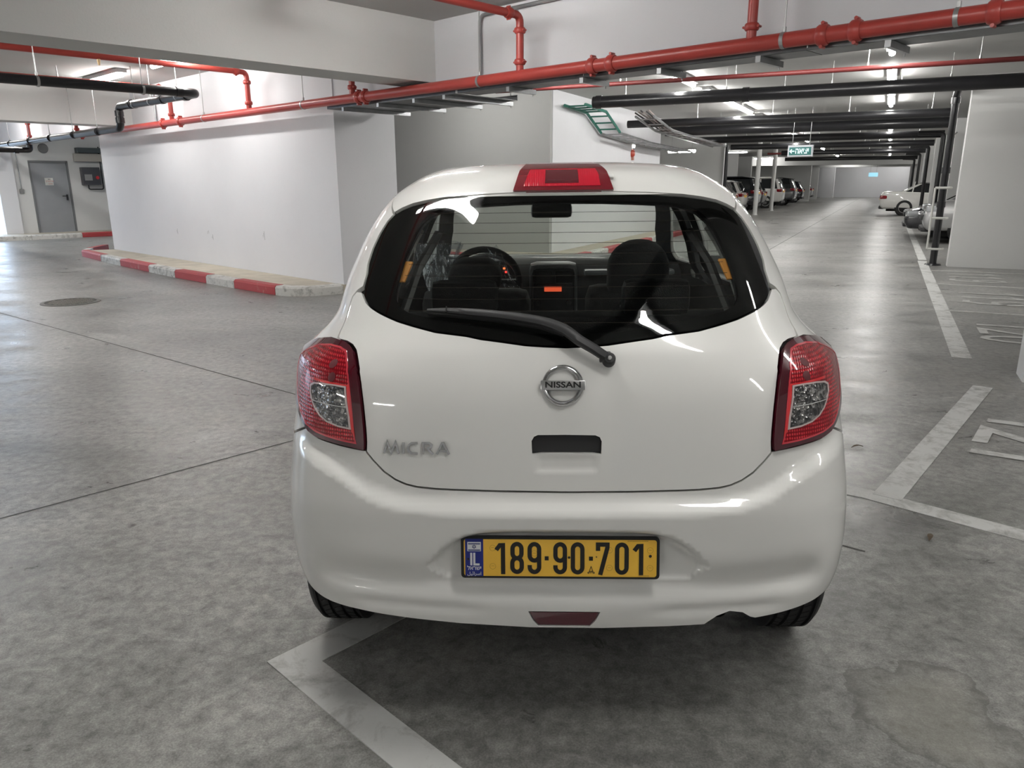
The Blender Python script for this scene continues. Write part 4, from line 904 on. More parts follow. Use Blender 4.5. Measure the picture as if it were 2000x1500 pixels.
# model name in raised strokes
fr = frame_at(-.2715, .784, .0015)
G_ = {'M': [[(0, 0), (.22, 1), (.5, .08), (.78, 1), (1.0, 0)]], 'I': [[(.05, 0), (.05, 1)]], 'C': [[(.85, .97), (.35, .95), (.1, .75), (.04, .5), (.1, .22), (.35, .05), (.85, .03)]],
      'R': [[(.05, 0), (.05, .97), (.62, .97), (.82, .82), (.74, .60), (.45, .50), (.95, 0)]], 'A': [[(0, 0), (.45, 1), (.55, 1), (1.0, 0)], [(.2, .3), (.8, .3)]]}
x0 = -.080; mn = bpy.data.objects.new('model_badge', None); COL.objects.link(mn); mn.parent = car
for ch, wd_ in (('M', .041), ('I', .007), ('C', .032), ('R', .031), ('A', .034)):
    mb = MB()
    for pth in G_[ch]:
        vs, ff = ribbon([(x0+a*wd_*.92, (b-.5)*.0285) for a, b in pth], .0050 if ch == 'M' else .0056); solid2d(mb, [tuple(p) for p in vs], ff, .0035, fr)
    mb.build('letter', silver, mn); x0 += wd_+(.0085 if ch == 'M' else .0055 if ch != 'I' else .004)
# number plate
npl = bpy.data.objects.new('number_plate', None); COL.objects.link(npl); npl.parent = car; npl.scale = (.955, .955, .955); npl.location = (-.018, .0, .526); npl.rotation_euler = (R(90-9), 0, 0)
yel = M('plate_yellow', (.90, .53, .06), .35, var=.04, coat=.3); ink = M('plate_black', (.012, .011, .010), .45); blue = M('plate_blue', (.012, .022, .20), .35); whi = M('plate_white', (.72, .72, .74), .4)
def rrect(w, h, r, n=4):
    out = []
    for cx_, cy_, a0 in ((w/2-r, h/2-r, 0), (-w/2+r, h/2-r, 90), (-w/2+r, -h/2+r, 180), (w/2-r, -h/2+r, 270)):
        out += [(cx_+r*math.cos(R(a0+90*k/n)), cy_+r*math.sin(R(a0+90*k/n))) for k in range(n+1)]
    return out
MB().prism(rrect(.524, .113, .010), -.012, .0005).build('plate_frame', trimb, npl)
MB().prism(rrect(.514, .105, .008), 0, .0015).build('plate', yel, npl)
ei = rrect(.516, .1085, .009); ii = rrect(.508, .1005, .007); n = len(ei)
mesh_obj('edge', [(x, y, .0022) for x, y in ei]+[(x, y, .0022) for x, y in ii], [(i, (i+1) % n, n+(i+1) % n, n+i) for i in range(n)], ink, npl)
MB().box(-.2505, -.2025, -.0515, .0515, .0012, .0022).build('country_band', blue, npl)
MB().box(-.2445, -.2085, .0175, .0425, .002, .0028).build('flag', whi, npl)
for y in (.0205, .0375): MB().box(-.2425, -.2105, y-.0014, y+.0014, .0028, .0031).build('flag_stripe', M('flag_blue', (.02, .04, .16), .4), npl)
st = MB()
for a0 in (90, 270):
    vs, ff = ribbon([(-.2265+.0053*math.cos(R(a0+120*k)), .0296+.0053*math.sin(R(a0+120*k))) for k in range(3)], .0011, True); solid2d(st, [tuple(p) for p in vs], ff, .0003, Matrix.Translation((0, 0, .0028)))
st.build('flag_star', M('flag_blue', (.02, .04, .16), .4), npl)
il = MB()
for pth in ([(-.2345, .013), (-.2345, -.0215)], [(-.2265, .013), (-.2265, -.0190), (-.2125, -.0190)]):
    vs, ff = ribbon(pth, .0055); solid2d(il, [tuple(p) for p in vs], ff, .0004, Matrix.Translation((0, 0, .0022)))
il.build('country_letters', whi, npl)
v, f = text_mesh('לארשי', .0150, 0, .00025, sx=.98); mesh_obj('hebrew_lettering', [(x-.2265, y-.0290, .0026) for x, y, z in v], f, whi, npl)
v, f = text_mesh('\uFEDE\uFEF4\uFE8B\uFE8D\uFEAE\uFEB3\uFE8D', .0125, 0, .0001); mesh_obj('arabic_lettering', [(x-.2265, y-.0440, .0026) for x, y, z in v], f, whi, npl)
def arc(cx_, cy_, rx, ry, a0, a1, n=14): return [(cx_+rx*math.cos(R(a0+(a1-a0)*k/n)), cy_+ry*math.sin(R(a0+(a1-a0)*k/n))) for k in range(n+1)]
hwid, hh = .0125, .0345
def stadium(y0, y1, rx): return arc(0, y1-rx, rx, rx, 0, 180)+arc(0, y0+rx, rx, rx, 180, 360)
DG = {'1': [([(-.0135, .0195), (-.004, .0312), (.0045, .0345-.003), (.0045, -.0405)], False)],
      '8': [(stadium(-.0005, .0345, .0118), True), (stadium(-.0345, -.0005, .0125), True)],
      '9': [(stadium(-.006, .0345, .0125), True), ([(.0125, .02)]+arc(0, -.022, .0125, .0125, 0, -180)+[(-.0125, -.0175)], False)],
      '0': [(stadium(-.0345, .0345, .0125), True)],
      '7': [([(-.0125, .019), (-.0125, .0345), (.0120, .0345), (.0120, .027), (-.0065, -.0405)], False)]}
DX = [('1', -.1545), ('8', -.1130), ('9', -.0670), ('9', .0010), ('0', .0470), ('7', .1130), ('0', .1630), ('1', .2090)]
for ch, x in DX:
    mb = MB()
    for k, (pth, cl) in enumerate(DG[ch]):
        vs, ff = ribbon([(a, b*1.10) for a, b in pth], .0114, cl); solid2d(mb, [tuple(p) for p in vs], ff, .0008+.0001*k, Matrix.Translation((x, -.0005, .0015)))
    mb.build('digit', ink, npl)
for x in (-.0345, .0820): MB().box(x-.0052, x+.0052, -.0065, .0045, .0015, .0023).build('dot', ink, npl)
tri = MB()
for pth in ([(.0755, -.0415), (.0825, -.0225), (.0895, -.0415)], [(.0762, -.0420), (.0738, -.0400), (.0742, -.0370)], [(.0888, -.0420), (.0912, -.0400), (.0908, -.0370)]):
    vs, ff = ribbon(pth, .0016); solid2d(tri, [tuple(p) for p in vs], ff, .0004, Matrix.Translation((0, 0, .0015)))
tri.build('standard_mark', ink, npl)
v, f = text_mesh('ות', .0105, 0, .0002); mesh_obj('mark_letters', [(x+.0825, y-.0375, .0019) for x, y, z in v], f, ink, npl)
faint = M('plate_faint', (.40, .22, .03), .4)
for x, y in ((-.1775, .026), (-.1775, -.024), (-.067, .012), (.1305, .022), (.1305, -.026), (.2370, .022), (.2370, -.026)):
    vs, ff = ribbon(arc(x, y, .0078, .0078, 0, 345, 22), .0007, True); MB().add([(p.x, p.y, .0017) for p in vs], ff).build('seal_ring', faint, npl)
    vs, ff = ribbon([(x-.004, y+.001), (x+.004, y+.001)], .0008); MB().add([(p.x, p.y, .0017) for p in vs], ff).build('seal_mark', faint, npl)
for x, y, r_ in ((.2375, .0065, .0040), (.0245, .0015, .0036), (-.2425, -.0045, .0035), (.0965, .0035, .0018)): MB().lathe([(0, .0022), (r_*.7, .0020), (r_, .0)], 14, Matrix.Translation((x, y, .0015))).build('screw', ink, npl, 50)
for txt, x, y, sz in (('ישראל', .2, .0465, .0045),): pass
pm = MB()
for i in range(16): pm.box(.178+i*.0034, .1802+i*.0034, .0455, .0480, .0015, .0017)
for i in range(8): pm.box(.208+i*.0034, .2102+i*.0034, -.0480, -.0460, .0015, .0017)
pm.build('small_print', faint, npl)
# rear wiper
wp_ = bpy.data.objects.new('rear_wiper', None); COL.objects.link(wp_); wp_.parent = car
WP = [(-.2989, 1.0972), (-.2602, 1.0954), (-.2064, 1.0896), (-.1223, 1.0787), (-.0529, 1.0655), (-.0067, 1.0478), (.0265, 1.0248), (.058, 1.0075), (.0800, .9935)]
rub = M('wiper_black', (.018, .018, .019), .48)
def strip(pts, wid, thick, name, lift):
    """tapered bar following the glass"""
    vs = []; k = len(pts)
    c = [np.array(P_off(*p, l)) for p, l in zip(pts, lift)]; n_ = [normal(*p) for p in pts]
    for i in range(k):
        d = c[min(i+1, k-1)]-c[max(i-1, 0)]; d /= np.linalg.norm(d); u = np.cross(n_[i], d); w = wid[i]/2; h_ = thick[i]/2
        for a, b in ((-1, -1), (1, -1), (1, .5), (.55, 1), (-.55, 1), (-1, .5)): vs.append(c[i]+u*w*a+n_[i]*h_*b)
    fs = [(i*6+j, i*6+(j+1) % 6, (i+1)*6+(j+1) % 6, (i+1)*6+j) for i in range(k-1) for j in range(6)]+[(5, 4, 3, 2, 1, 0), tuple((k-1)*6+j for j in range(6))]
    return mesh_obj(name, vs, fs, rub, wp_, 35)
def dens(pts, n=4):
    f1 = pch(range(len(pts)), [p[0] for p in pts]); f2 = pch(range(len(pts)), [p[1] for p in pts]); u = np.linspace(0, len(pts)-1, (len(pts)-1)*n+1); return [(float(f1(a)), float(f2(a))) for a in u]
D = dens(WP); L_ = len(D)
strip(D, list(np.interp(np.arange(L_), [0, 8, 20, L_-1], [.008, .019, .026, .022])), list(np.interp(np.arange(L_), [0, 12, L_-1], [.008, .013, .018])), 'wiper_arm', list(np.interp(np.arange(L_), [0, 10, 20, L_-1], [.018, .028, .036, .026])))
bl_ = [(-.2989, 1.0945), (-.2064, 1.0858), (-.1223, 1.0735), (-.06, 1.0625), (-.0067, 1.046)]
Db = dens(bl_); strip(Db, [.007]*len(Db), [.016]*len(Db), 'wiper_blade', [.0105]*len(Db))
for u in (4, 9): 
    p = D[u]; fr = frame_at(*p, .026); MB().box(-.0012, .0012, -.0085, .0085, -.002, .004).xf(fr).build('blade_clip', gapm, wp_)
fr = frame_at(.0862, .9895, 0); MB().lathe([(0, .030), (.012, .030), (.0155, .026), (.0165, .0), (.0, 0)], 24, fr).build('pivot_cap', rub, wp_, 40)
fr2 = frame_at(.0800, .9945, 0); MB().box(-.016, .012, -.012, .012, .006, .030, .004).xf(fr2).build('pivot_arm', rub, wp_, 40)
MB().lathe([(0, .037), (.004, .037), (.006, .034), (.0065, .029)], 14, fr).build('nut', M('nut_steel', (.75, .75, .75), .25, .9), wp_, 40)
# ---------------------------------------------------------------- cabin
dash_m = M('dash_black', (.020, .021, .023), .5, coat=.1); dash_g = M('dash_grey', (.09, .095, .10), .35)
prof = [(2.98, 1.0), (2.80, 1.025), (2.60, 1.02), (2.50, .985), (2.45, .90), (2.47, .70), (2.60, .45)]
vs = []; n = len(prof); xs = np.linspace(-.70, .70, 15)
for x in xs:
    for y, z in prof: vs.append((x, y-.05*(x/.7)**2, z-.02*(x/.7)**2))
mesh_obj('dashboard', vs, [(i*n+j, i*n+j+1, (i+1)*n+j+1, (i+1)*n+j) for i in range(14) for j in range(n-1)], dash_m, car, 50)
cs_ = MB().box(-.135, .135, 2.405, 2.56, .70, 1.015, .045).build('centre_stack', dash_g, car, 40)
MB().box(-.115, .115, 2.398, 2.42, .72, .99, .03).build('stack_face', dash_m, cs_, 40)
for x in (-.058, .058): MB().box(x-.048, x+.048, 2.392, 2.40, .905, .975, .012).build('air_vent', gapm, cs_, 40)
MB().box(-.05, .045, 2.390, 2.399, .862, .888).build('display', M('display_orange', (.05, .01, .005), .4, emit=(1, .13, .05), estr=.75), cs_)
for x in (-.085, .085): MB().lathe([(0, .02), (.014, .02), (.017, 0)], 16, Matrix.Translation((x, 2.40, .80)) @ Matrix.Rotation(R(90), 4, 'X')).build('knob', M('knob_chrome', (.35, .35, .35), .25, .8), cs_, 40)
MB().box(.17, .66, 2.40, 2.52, .945, .975, .012).build('dash_strip', M('dash_satin', (.16, .17, .18), .3), car, 40)
bn = MB(); 
for k in range(13):
    pass
bn.tube([(-.36+.165*math.cos(R(a)), 2.44, .93+.13*math.sin(R(a))) for a in np.linspace(-10, 190, 20)], .016, 8); bn.build('instrument_hood', dash_g, car, 60)
MB().box(-.50, -.22, 2.45, 2.50, .85, 1.03, .02).build('instrument_panel', dash_m, car, 40)
for x, z, c in ((-.262, .965, (1, .05, .04)), (-.272, .985, (1, .2, .05))): MB().box(x-.006, x+.006, 2.440, 2.449, z-.005, z+.005).build('warning_lamp', M('warn_%d' % int(z*1000), (.1, .01, .01), .4, emit=c, estr=2.0), car)
sw = MB().tube([(-.36+.18*math.cos(a), 2.20-.055*math.sin(a), .945+.17*math.sin(a)) for a in np.linspace(0, 2*math.pi, 41)], .017, 10, caps=False).build('steering_wheel', seat_m, car, 60)
MB().box(-.43, -.29, 2.19, 2.25, .89, .99, .03).build('hub', dash_m, sw, 40)
for dx in (-.11, .11): MB().tube([(-.36+dx*.5, 2.22, .94), (-.36+dx*1.55, 2.205, .94)], .016, 8).build('spoke', dash_m, sw, 60)
mr = MB().box(-.115, .085, 2.00, 2.045, 1.275, 1.345, .022).build('interior_mirror', dash_m, car, 40); MB().tube([(-.015, 2.03, 1.34), (-.015, 2.12, 1.40)], .012, 8).build('stem', dash_m, mr, 60)
for x in (-.36, .36): MB().box(x-.22, x+.22, 2.0, 2.16, 1.372, 1.385, .006).build('sun_visor', M('visor_grey', (.3, .3, .29), .8), car, 50)
def seat(x, y, name, w, z_top, hr_w, hr_z0, hr_z1, lean=.25):
    st_ = bpy.data.objects.new(name, None); COL.objects.link(st_); st_.parent = car; st_.location = (x, y, 0)
    mt = Matrix.Translation((0, 0, .48)) @ Matrix.Rotation(lean, 4, 'X') @ Matrix.Translation((0, 0, -.48))
    MB().box(-w/2, w/2, -.07, .08, .48, z_top, .06).xf(mt).build('backrest', seat_m, st_, 60); MB().box(-w/2, w/2, .0, .52, .36, .52, .05).build('cushion', seat_m, st_, 60)
    hr = rrect(hr_w, hr_z1-hr_z0, min(hr_w, hr_z1-hr_z0)*.46, 6); hm = MB()
    rings = [(.80, -.055), (.95, -.045), (1, -.02), (1, .02), (.95, .045), (.80, .055)]; n_ = len(hr)
    hm.add([(x_*k, d_, (hr_z0+hr_z1)/2+z_*k) for k, d_ in rings for x_, z_ in hr], [(i*n_+j, i*n_+(j+1) % n_, (i+1)*n_+(j+1) % n_, (i+1)*n_+j) for i in range(5) for j in range(n_)]+[tuple(range(n_-1, -1, -1)), tuple(5*n_+j for j in range(n_))]).xf(mt).build('headrest', seat_m, st_, 60)
    for dx in (-.06, .06): MB().tube([(dx, 0, z_top-.02), (dx, 0, hr_z0+.02)], .007, 6).xf(mt).build('headrest_post', chrome, st_, 60)
    return st_
pseat = seat(.365, 1.78, 'front_seat', .46, 1.0, .27, .86, 1.21, .22)
dseat = seat(-.365, 1.80, 'front_seat', .50, .98, .24, .96, 1.13, .22)
rb = MB().box(-.66, .66, .86, .98, .45, 1.0, .05).build('rear_bench', seat_m, car, 50)
for x in (-.335, .335): MB().box(x-.118, x+.118, .87, .95, .985, 1.115, .035).build('headrest', seat_m, rb, 50)
MB().box(-.60, .60, .25, .86, .90, .925, .01).build('parcel_shelf', M('shelf_black', (.014, .014, .015), .95), car, 50)
# crumpled clear film over the driver's seat
def m_film():
    m_, nt, out = nodes('clear_film'); v = coords(nt); t = nd(nt, 'ShaderNodeBsdfTransparent'); t.inputs[0].default_value = (.86, .88, .9, 1); g = nd(nt, 'ShaderNodeBsdfGlossy', Roughness=.12); g.inputs[0].default_value = (.9, .93, 1, 1)
    bp = nd(nt, 'ShaderNodeBump', Strength=1.0, Distance=.03); nt.links.new(noise(nt, v, 14, 4, .6, 2.5), bp.inputs['Height']); nt.links.new(bp.outputs[0], g.inputs['Normal'])
    df = nd(nt, 'ShaderNodeBsdfDiffuse'); df.inputs[0].default_value = (.8, .83, .88, 1); gd_ = nd(nt, 'ShaderNodeMixShader'); gd_.inputs[0].default_value = .55  # white diffuse streaks stand in for glints on the wrinkles
    nt.links.new(g.outputs[0], gd_.inputs[1]); nt.links.new(df.outputs[0], gd_.inputs[2])
    mx = nd(nt, 'ShaderNodeMixShader'); nt.links.new(ramp(nt, noise(nt, coords(nt, (1, 1, .35)), 26, 4, .6, 2.0), [(.46, (.05, .05, .05)), (.56, (.14, .14, .14)), (.64, (.85, .85, .85))]), mx.inputs[0])
    nt.links.new(t.outputs[0], mx.inputs[1]); nt.links.new(gd_.outputs[0], mx.inputs[2]); nt.links.new(mx.outputs[0], out.inputs[0]); return m_
film = m_film(); vs = []; fs = []; nu, nv = 40, 24
for i in range(nu):
    for j in range(nv):
        u = i/(nu-1); v_ = j/(nv-1); a = u*2*math.pi; wob = .010*math.sin(7*a+4*v_)+.008*math.sin(13*a-7*v_)
        rx = (.022+.085*v_**.8)+wob*v_; ry = .03+.05*v_+wob
        vs.append((-.535+rx*math.cos(a)-.02*(1-v_), 1.74+ry*math.sin(a), .93+.25*v_+.008*math.sin(9*a)*v_))
fs = [(i*nv+j, (i+1)*nv+j, (i+1)*nv+j+1, i*nv+j+1) for i in range(nu-1) for j in range(nv-1)]
mesh_obj('seat_film', vs, fs, film, dseat, 180); bpy.data.objects['seat_film'].matrix_parent_inverse = Matrix.Translation((.365, -1.80, 0))
vs = []; nu, nv = 14, 22
for i in range(nu):
    for j in range(nv):
        u = i/(nu-1); v_ = j/(nv-1); vs.append((-.34+.17*v_+.05*u+.012*math.sin(9*u+4*v_), 1.95+.05*math.sin(5*v_+6*u), 1.11-.30*v_+.05*u+.01*math.sin(11*v_)))
mesh_obj('seat_film', vs, [(i*nv+j, (i+1)*nv+j, (i+1)*nv+j+1, i*nv+j+1) for i in range(nu-1) for j in range(nv-1)], film, dseat, 180); bpy.data.objects['seat_film.001'].matrix_parent_inverse = Matrix.Translation((.365, -1.80, 0))
tagm = M('belt_label_orange', (.55, .22, .03), .6)
for sd in (1, -1):
    MB().box(-.012, .012, -.034, .034, -.003, .003, .002).xf(frame_at(sd*.383, 1.208, -.02)).build('belt_label', tagm, car)
    MB().tube([frame_at(sd*.385, 1.36, -.09).translation, frame_at(sd*.382, 1.25, -.07).translation, frame_at(sd*.380, 1.10, -.06).translation], .013, 6).build('seat_belt', trimb, car, 60)
# ---------------------------------------------------------------- parked cars along the aisle
tyre_b = tyre_m; glass_d = M('car_glass_dark', (.012, .014, .016), .06, coat=.6); lamp_r = M('rear_lamp_red', (.22, .004, .01), .15, coat=1); lamp_c = M('front_lamp_clear', (.62, .64, .66), .08, .4, coat=1); plate_y = M('plate_yellow', (.66, .36, .028), .35)
def rnd(poly, r=.08, n=3):
    v3 = [Vector((a, b, 0)) for a, b in poly]; out = []; k = len(v3)
    for i in range(k):
        a, b, c = v3[i-1], v3[i], v3[(i+1) % k]; r_ = min(r, (a-b).length*.4, (c-b).length*.4); p0 = b+(a-b).normalized()*r_; p1 = b+(c-b).normalized()*r_
        for j in range(n+1):
            t = j/n; p = p0*(1-t)**2+b*2*t*(1-t)+p1*t*t; out.append((p.x, p.y))
    return out
def bulge(name, prof, w, mat, parent, inset=((1.0, .10), (.975, .045), (.90, .012), (.6, 0)), taper=None, r=.09):
    """side outline (y, z) swelled across the width, with rounded shoulders"""
    prof = rnd(prof, r); st = [(-k, d) for k, d in inset]+[(k, d) for k, d in reversed(inset)]; vs = []; n = len(prof)
    for k, d in st:
        for y, z in poly_offset(prof, d):
            x = k*w; x *= 1-(taper[0]*max(0, z-taper[1]) if taper else 0); vs.append((x, y, z))
    fs = [(i*n+j, i*n+(j+1) % n, (i+1)*n+(j+1) % n, (i+1)*n+j) for i in range(len(st)-1) for j in range(n)]+[tuple(range(n-1, -1, -1)), tuple((len(st)-1)*n+j for j in range(n))]
    o = mesh_obj(name, vs, fs, mat, parent, 50)
    bm = bmesh.new(); bm.from_mesh(o.data); bmesh.ops.recalc_face_normals(bm, faces=bm.faces); bm.to_mesh(o.data); bm.free(); return o
KIND = {  # side outlines, y from the tail (0) to the nose, z up: body, glasshouse, roof line
 'hatch': dict(L=4.1, W=.87, body=[(.10, .28), (.02, .45), (.0, .75), (.10, .98), (.8, 1.0), (3.0, .97), (3.75, .86), (4.05, .70), (4.1, .45), (4.0, .24), (2.0, .2)], green=[(.08, .95), (.38, 1.44), (.9, 1.5), (1.9, 1.5), (2.35, 1.42), (3.05, .95)], roof=[(.33, 1.43), (.85, 1.525), (1.9, 1.53), (2.36, 1.43), (1.9, 1.46), (.9, 1.46)], wy=(.72, 3.25), R=.31, lz=.86),
 'suv': dict(L=4.5, W=.92, body=[(.10, .35), (.02, .5), (.0, .85), (.06, 1.08), (.8, 1.10), (3.2, 1.06), (4.1, .98), (4.42, .82), (4.5, .5), (4.4, .3), (2.0, .28)], green=[(.08, 1.05), (.30, 1.6), (.8, 1.68), (2.3, 1.68), (2.75, 1.56), (3.3, 1.05)], roof=[(.2, 1.62), (.8, 1.71), (2.3, 1.71), (2.76, 1.57), (2.3, 1.64), (.8, 1.64)], wy=(.85, 3.55), R=.36, lz=.98),
 'sedan': dict(L=4.8, W=.91, body=[(.12, .28), (.02, .42), (.0, .72), (.06, .94), (.12, 1.02), (1.0, 1.03), (3.4, .94), (4.4, .80), (4.75, .64), (4.8, .42), (4.7, .22), (2.2, .2)], green=[(.75, .98), (1.55, 1.38), (2.1, 1.43), (2.7, 1.42), (3.05, 1.34), (3.75, .92)], roof=[(1.48, 1.36), (2.1, 1.45), (2.7, 1.445), (3.08, 1.35), (2.7, 1.40), (2.1, 1.41)], wy=(1.0, 3.85), R=.335, lz=.78)}
def parked(label, kind, paint_, loc, rz, group=None, front=False):
    """the tail stands at loc; rz turns the nose"""
    K = KIND[kind]; W = K['W']; L = K['L']; c = thing('car', label, 'car', loc, rz, group)
    bulge('body', K['body'], W, paint_, c)
    zb = K['green'][0][1]; bulge('windows', K['green'], W*.93, glass_d, c, inset=((1.0, .03), (.97, .01), (.9, 0)), taper=(.42, zb), r=.06)
    bulge('roof', K['roof'], W*.95, paint_, c, inset=((1.0, .012), (.95, 0), (.8, 0)), taper=(.42, zb), r=.02)
    g = K['green']; top = [K['roof'][0], K['roof'][3]]
    for sd in (1, -1):
        def xs(z): return sd*W*.945*(1-.42*max(0, z-zb))
        for (y0, z0), (y1, z1), wd_ in ((g[0], g[1], .16), (g[-1], g[-2], .06), ((L*.47, zb), (L*.45, g[2][1]), .06), ((L*.25, zb), (L*.27, g[2][1]), .05)):
            vs = [(xs(z0), y0+.02, z0), (xs(z0), y0+.02+wd_, z0), (xs(z1), y1+wd_*.8, z1), (xs(z1), y1, z1)]; vs += [(x*.97, y, z) for x, y, z in vs]
            mesh_obj('pillar', vs, [(0, 1, 2, 3), (7, 6, 5, 4), (0, 4, 5, 1), (1, 5, 6, 2), (2, 6, 7, 3), (3, 7, 4, 0)], paint_, c)
        for y in K['wy']:
            r_ = K['R']; mt = Matrix.Translation((sd*(W-.10), y, r_)) @ Matrix.Rotation(R(90)*sd, 4, 'Y')
            MB().lathe([(0, .095), (r_*1.12, .095), (r_*1.12, -.1)], 24, mt).build('wheel_arch', gapm, c, 40)
            w = MB().lathe([(r_*.66, -.1), (r_*.95, -.1), (r_, -.07), (r_, .07), (r_*.95, .10), (r_*.66, .105)], 28, mt).build('wheel', tyre_b, c, 40)
            MB().lathe([(0, .085), (.05, .09), (.06, .08), (r_*.5, .07), (r_*.66, .105)], 20, mt).build('rim', rim_m, w, 40)
        lz = K['lz']
        MB().box(-.19, .19, -.05, .24, -.085, .075, .035).xf(Matrix.Translation((sd*(W-.165), .055, lz)) @ Matrix.Rotation(sd*.10, 4, 'Z')).build('tail_lamp', lamp_r, c, 50)
        MB().box(-.22, .22, -.26, .06, -.075, .075, .035).xf(Matrix.Translation((sd*(W-.19), L-.10, lz-.16)) @ Matrix.Rotation(-sd*.14, 4, 'Z')).build('headlamp', lamp_c, c, 50)
        MB().box(-.09, .09, -.05, .06, -.06, .07, .03).xf(Matrix.Translation((sd*(W+.08), L*.66, zb+.05))).build('wing_mirror', paint_, c, 50)
        for y in (L*.30, L*.50): MB().box(sd*W*.985-.012, sd*W*.985+.012, y, y+.16, zb-.14, zb-.115, .008).build('door_handle', paint_, c)
    MB().box(-.26, .26, -.012, .03, lz-.12, lz-.01, .004).build('number_plate', plate_y, c)
    MB().box(-W*.86, W*.86, -.005, .22, .27, .40, .04).build('rear_valance', trimb, c, 50); MB().box(-W*.6, W*.6, L-.16, L+.006, .53, .66, .03).build('grille', trimb, c, 50)
    MB().box(-W*.75, W*.75, L-.2, L+.004, .27, .38, .04).build('air_intake', trimb, c, 50)
    MB().box(-W*.7, W*.7, .3, L-.4, .18, .3).build('underbody', gapm, c)
    return c
white_p = M('paint_white', (.74, .73, .70), .3, coat=1); silver_p = M('paint_silver', (.42, .42, .42), .28, .55, coat=1); black_p = M('paint_black', (.012, .013, .018), .2, coat=1); grey_p = M('paint_grey', (.07, .072, .075), .28, .3, coat=1)
rzA = math.atan2(-A2.y, -A2.x)-R(90)      # nose towards the left bays: the tail looks on to the aisle
rzB = math.atan2(A2.y, A2.x)-R(90)        # nose towards the right bays
parked('silver hatchback, first car left of the aisle beyond the white car roof', 'hatch', silver_p, pa(-5.75, 33.2), rzA)
parked('white hatchback half hidden behind the first white post left of the aisle', 'hatch', white_p, pa(-6.0, 37.35), rzA)
parked('black SUV between the two white posts left of the aisle', 'suv', black_p, pa(-5.7, 39.5), rzA)
parked('dark hatchback showing only a sliver behind the second white post', 'hatch', grey_p, pa(-5.9, 43.1), rzA)
parked('white SUV with a red tail lamp and yellow plate left of the aisle', 'suv', white_p, pa(-5.3, 46.0), rzA)
parked('dark grey pickup-like car beyond the white SUV', 'suv', grey_p, pa(-5.2, 51.6), rzA)
parked('black car farther along the left side of the aisle', 'hatch', black_p, pa(-5.4, 58.5), rzA)
parked('pale car, farthest of the cars left of the aisle', 'hatch', silver_p, pa(-5.4, 66), rzA)
parked('white sedan with its tail sticking out at the right of the aisle', 'sedan', white_p, pa(-.30, 38.2), rzB)
parked('silver car with bright headlamps behind the black pipe by the right pillar', 'suv', silver_p, pa(.80+4.5, 21.35), rzB+math.pi, front=True)
parked('black car with shining grille next to the silver one at the right', 'sedan', black_p, pa(.45+4.8, 23.55), rzB+math.pi, front=True)
# ---------------------------------------------------------------- hanging signs, camera, bell
def facing(p, d): return p, math.atan2(d.y, d.x)-R(90)
sgn = thing('exit_sign', 'hanging lit exit sign with lettering and an arrow over the aisle', 'sign', pa(-1.98, 19.7, 2.02), math.atan2(A2.y, A2.x)-R(11))
MB().box(-.29, .29, -.035, .035, 0, .26, .008).build('sign_box', M('sign_case', (.62, .64, .68), .4), sgn)
MB().box(-.255, .255, -.041, -.034, .035, .215).build('sign_face', M('sign_face', (.02, .11, .10), .4, emit=(.02, .12, .11), estr=.4), sgn)
sm = M('sign_letter', (.7, .85, .85), .4, emit=(.7, .9, .92), estr=.9)
v, f = text_mesh('האיצי', .18, 0, .004, sx=.78); mesh_obj('sign_lettering', [(x+.045, -.042, z_*1.0+.125) for x, z_, _ in v], f, sm, sgn)
ar = MB()
for pth in ([(-.13, .125), (-.235, .125)], [(-.19, .17), (-.235, .125), (-.19, .08)]):
    vs, ff = ribbon(pth, .02); ar.add([(p.x, -.042, p.y) for p in vs], ff)
ar.build('arrow', sm, sgn)
for x in (-.2, .2): MB().tube([(x, 0, .26), (x, 0, ZC-2.02)], .006, 6).build('hanger_rod', rod_m, sgn)
s2 = thing('exit_sign', 'small pale blue lit sign hanging at the far end of the aisle', 'sign', pa(-1.1, 62, 1.78), math.atan2(A2.y, A2.x))
MB().box(-.3, .3, -.04, .04, 0, .28, .01).build('sign_box', M('sign_blue_lit', (.3, .6, .75), .4, emit=(.35, .72, .9), estr=.9), s2)
for x in (-.2, .2): MB().tube([(x, 0, .28), (x, 0, ZC-1.78)], .01, 6).build('hanger_rod', rod_m, s2)
cc = thing('security_camera', 'small white security camera on the second right-hand pillar', 'camera', pa(1.42, 24.6, 2.62), math.atan2(-A2.y, -A2.x))
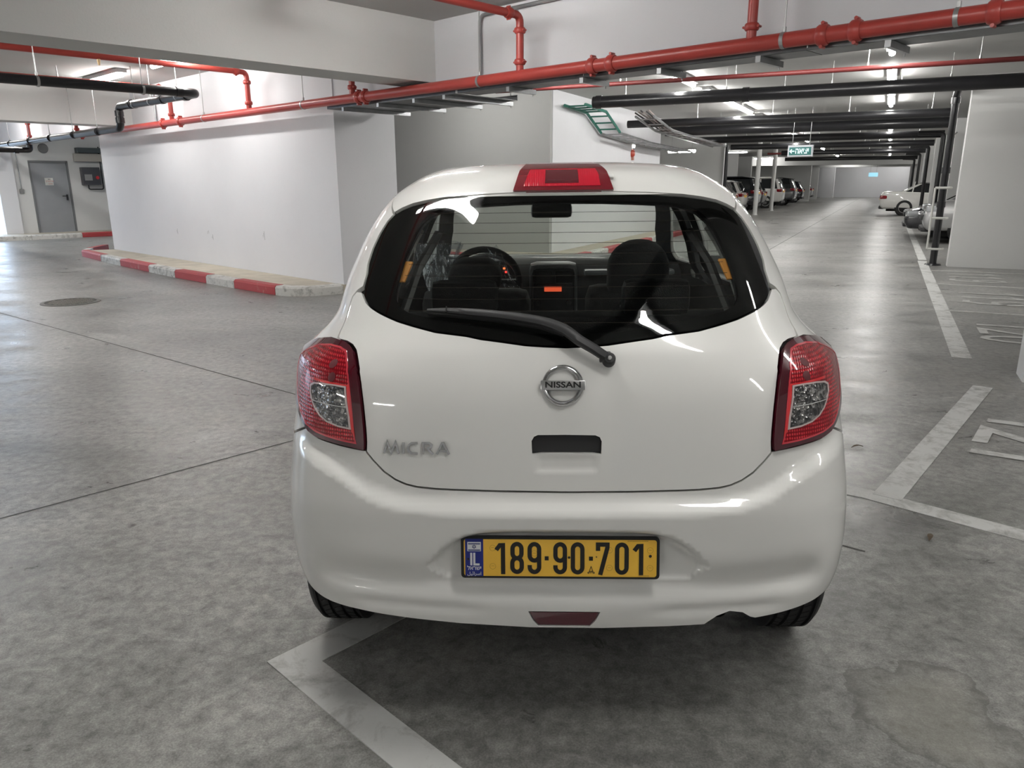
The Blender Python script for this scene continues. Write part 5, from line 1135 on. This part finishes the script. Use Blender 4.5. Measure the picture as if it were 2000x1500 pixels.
MB().box(-.06, .22, -.05, .05, -.05, .05, .02).xf(Matrix.Rotation(.15, 4, 'Y')).build('housing', M('camera_white', (.7, .7, .69), .4), cc, 50); MB().lathe([(0, .012), (.035, .012), (.04, 0)], 14, Matrix.Translation((.22, 0, -.03)) @ Matrix.Rotation(R(90), 4, 'Y')).build('lens', blackgl, cc, 40); MB().tube([(-.02, 0, .03), (-.10, 0, .12)], .02, 8).build('bracket', galv, cc)
bl2 = thing('fire_bell', 'small red fire bell on the white wall under the cable ladders', 'bell', pa(-5.79, 18.6, 2.13), math.atan2(A2.y, A2.x))
MB().lathe([(0, .07), (.06, .065), (.10, .03), (.105, 0)], 20, Matrix.Rotation(R(90), 4, 'Y')).build('gong', M('bell_red', (.42, .06, .035), .35), bl2, 50); MB().box(0, .05, -.05, .05, -.16, -.08, .01).build('base', M('bell_base', (.45, .2, .15), .5), bl2)
em = thing('emergency_lamp', 'tiny lit emergency lamp above the red fire bell', 'lamp', pa(-5.79, 18.66, 2.30), math.atan2(A2.y, A2.x))
MB().lathe([(0, .06), (.035, .05), (.045, .015), (.045, 0)], 14, Matrix.Rotation(R(90), 4, 'Y')).build('globe', m_emit('lamp_small', (1, .97, .9), 8), em, 60); MB().box(0, .03, -.02, .02, -.12, -.04).build('stem', dark, em)
t = thing('batten_light', 'hanging batten lamp in the bay right of the white wall, above the car roof', 'lamp', tuple(pa(-5.62, 22.95, 2.36)), math.atan2(A2.y, A2.x))
MB().box(-.42, .42, -.06, .06, .0, .05).build('housing', house, t); MB().tube([(-.40, 0, -.035), (.40, 0, -.035)], .04, 12).build('diffuser', tube_m, t, 60)
for x in (-.3, .3): MB().tube([(x, 0, .05), (x, 0, ZC-2.36)], .006, 6).build('hanger_rod', rod_m, t)
for q, p, lab in ((35.8, -5.30, 'thin white post at the end of a left cross wall, nearer one'), (41.1, -5.30, 'thin white post at the end of a left cross wall, second one')):
    po = thing('guard_post', lab, 'post', pa(p, q)); MB().tube([(0, 0, 0), (0, 0, ZC)], .10, 12).build('tube', M('post_white', (.72, .72, .70), .5), po, 50); MB().lathe([(0, .03), (.12, .03), (.13, 0)], 16).build('base', M('post_white', (.72, .72, .70), .5), po, 50)
struct(MB().prism(quadA(-5.6, -4.5, 76, 76.6), 0, ZC).build('pillar', white), 'bright white pillar at the far end of the aisle')
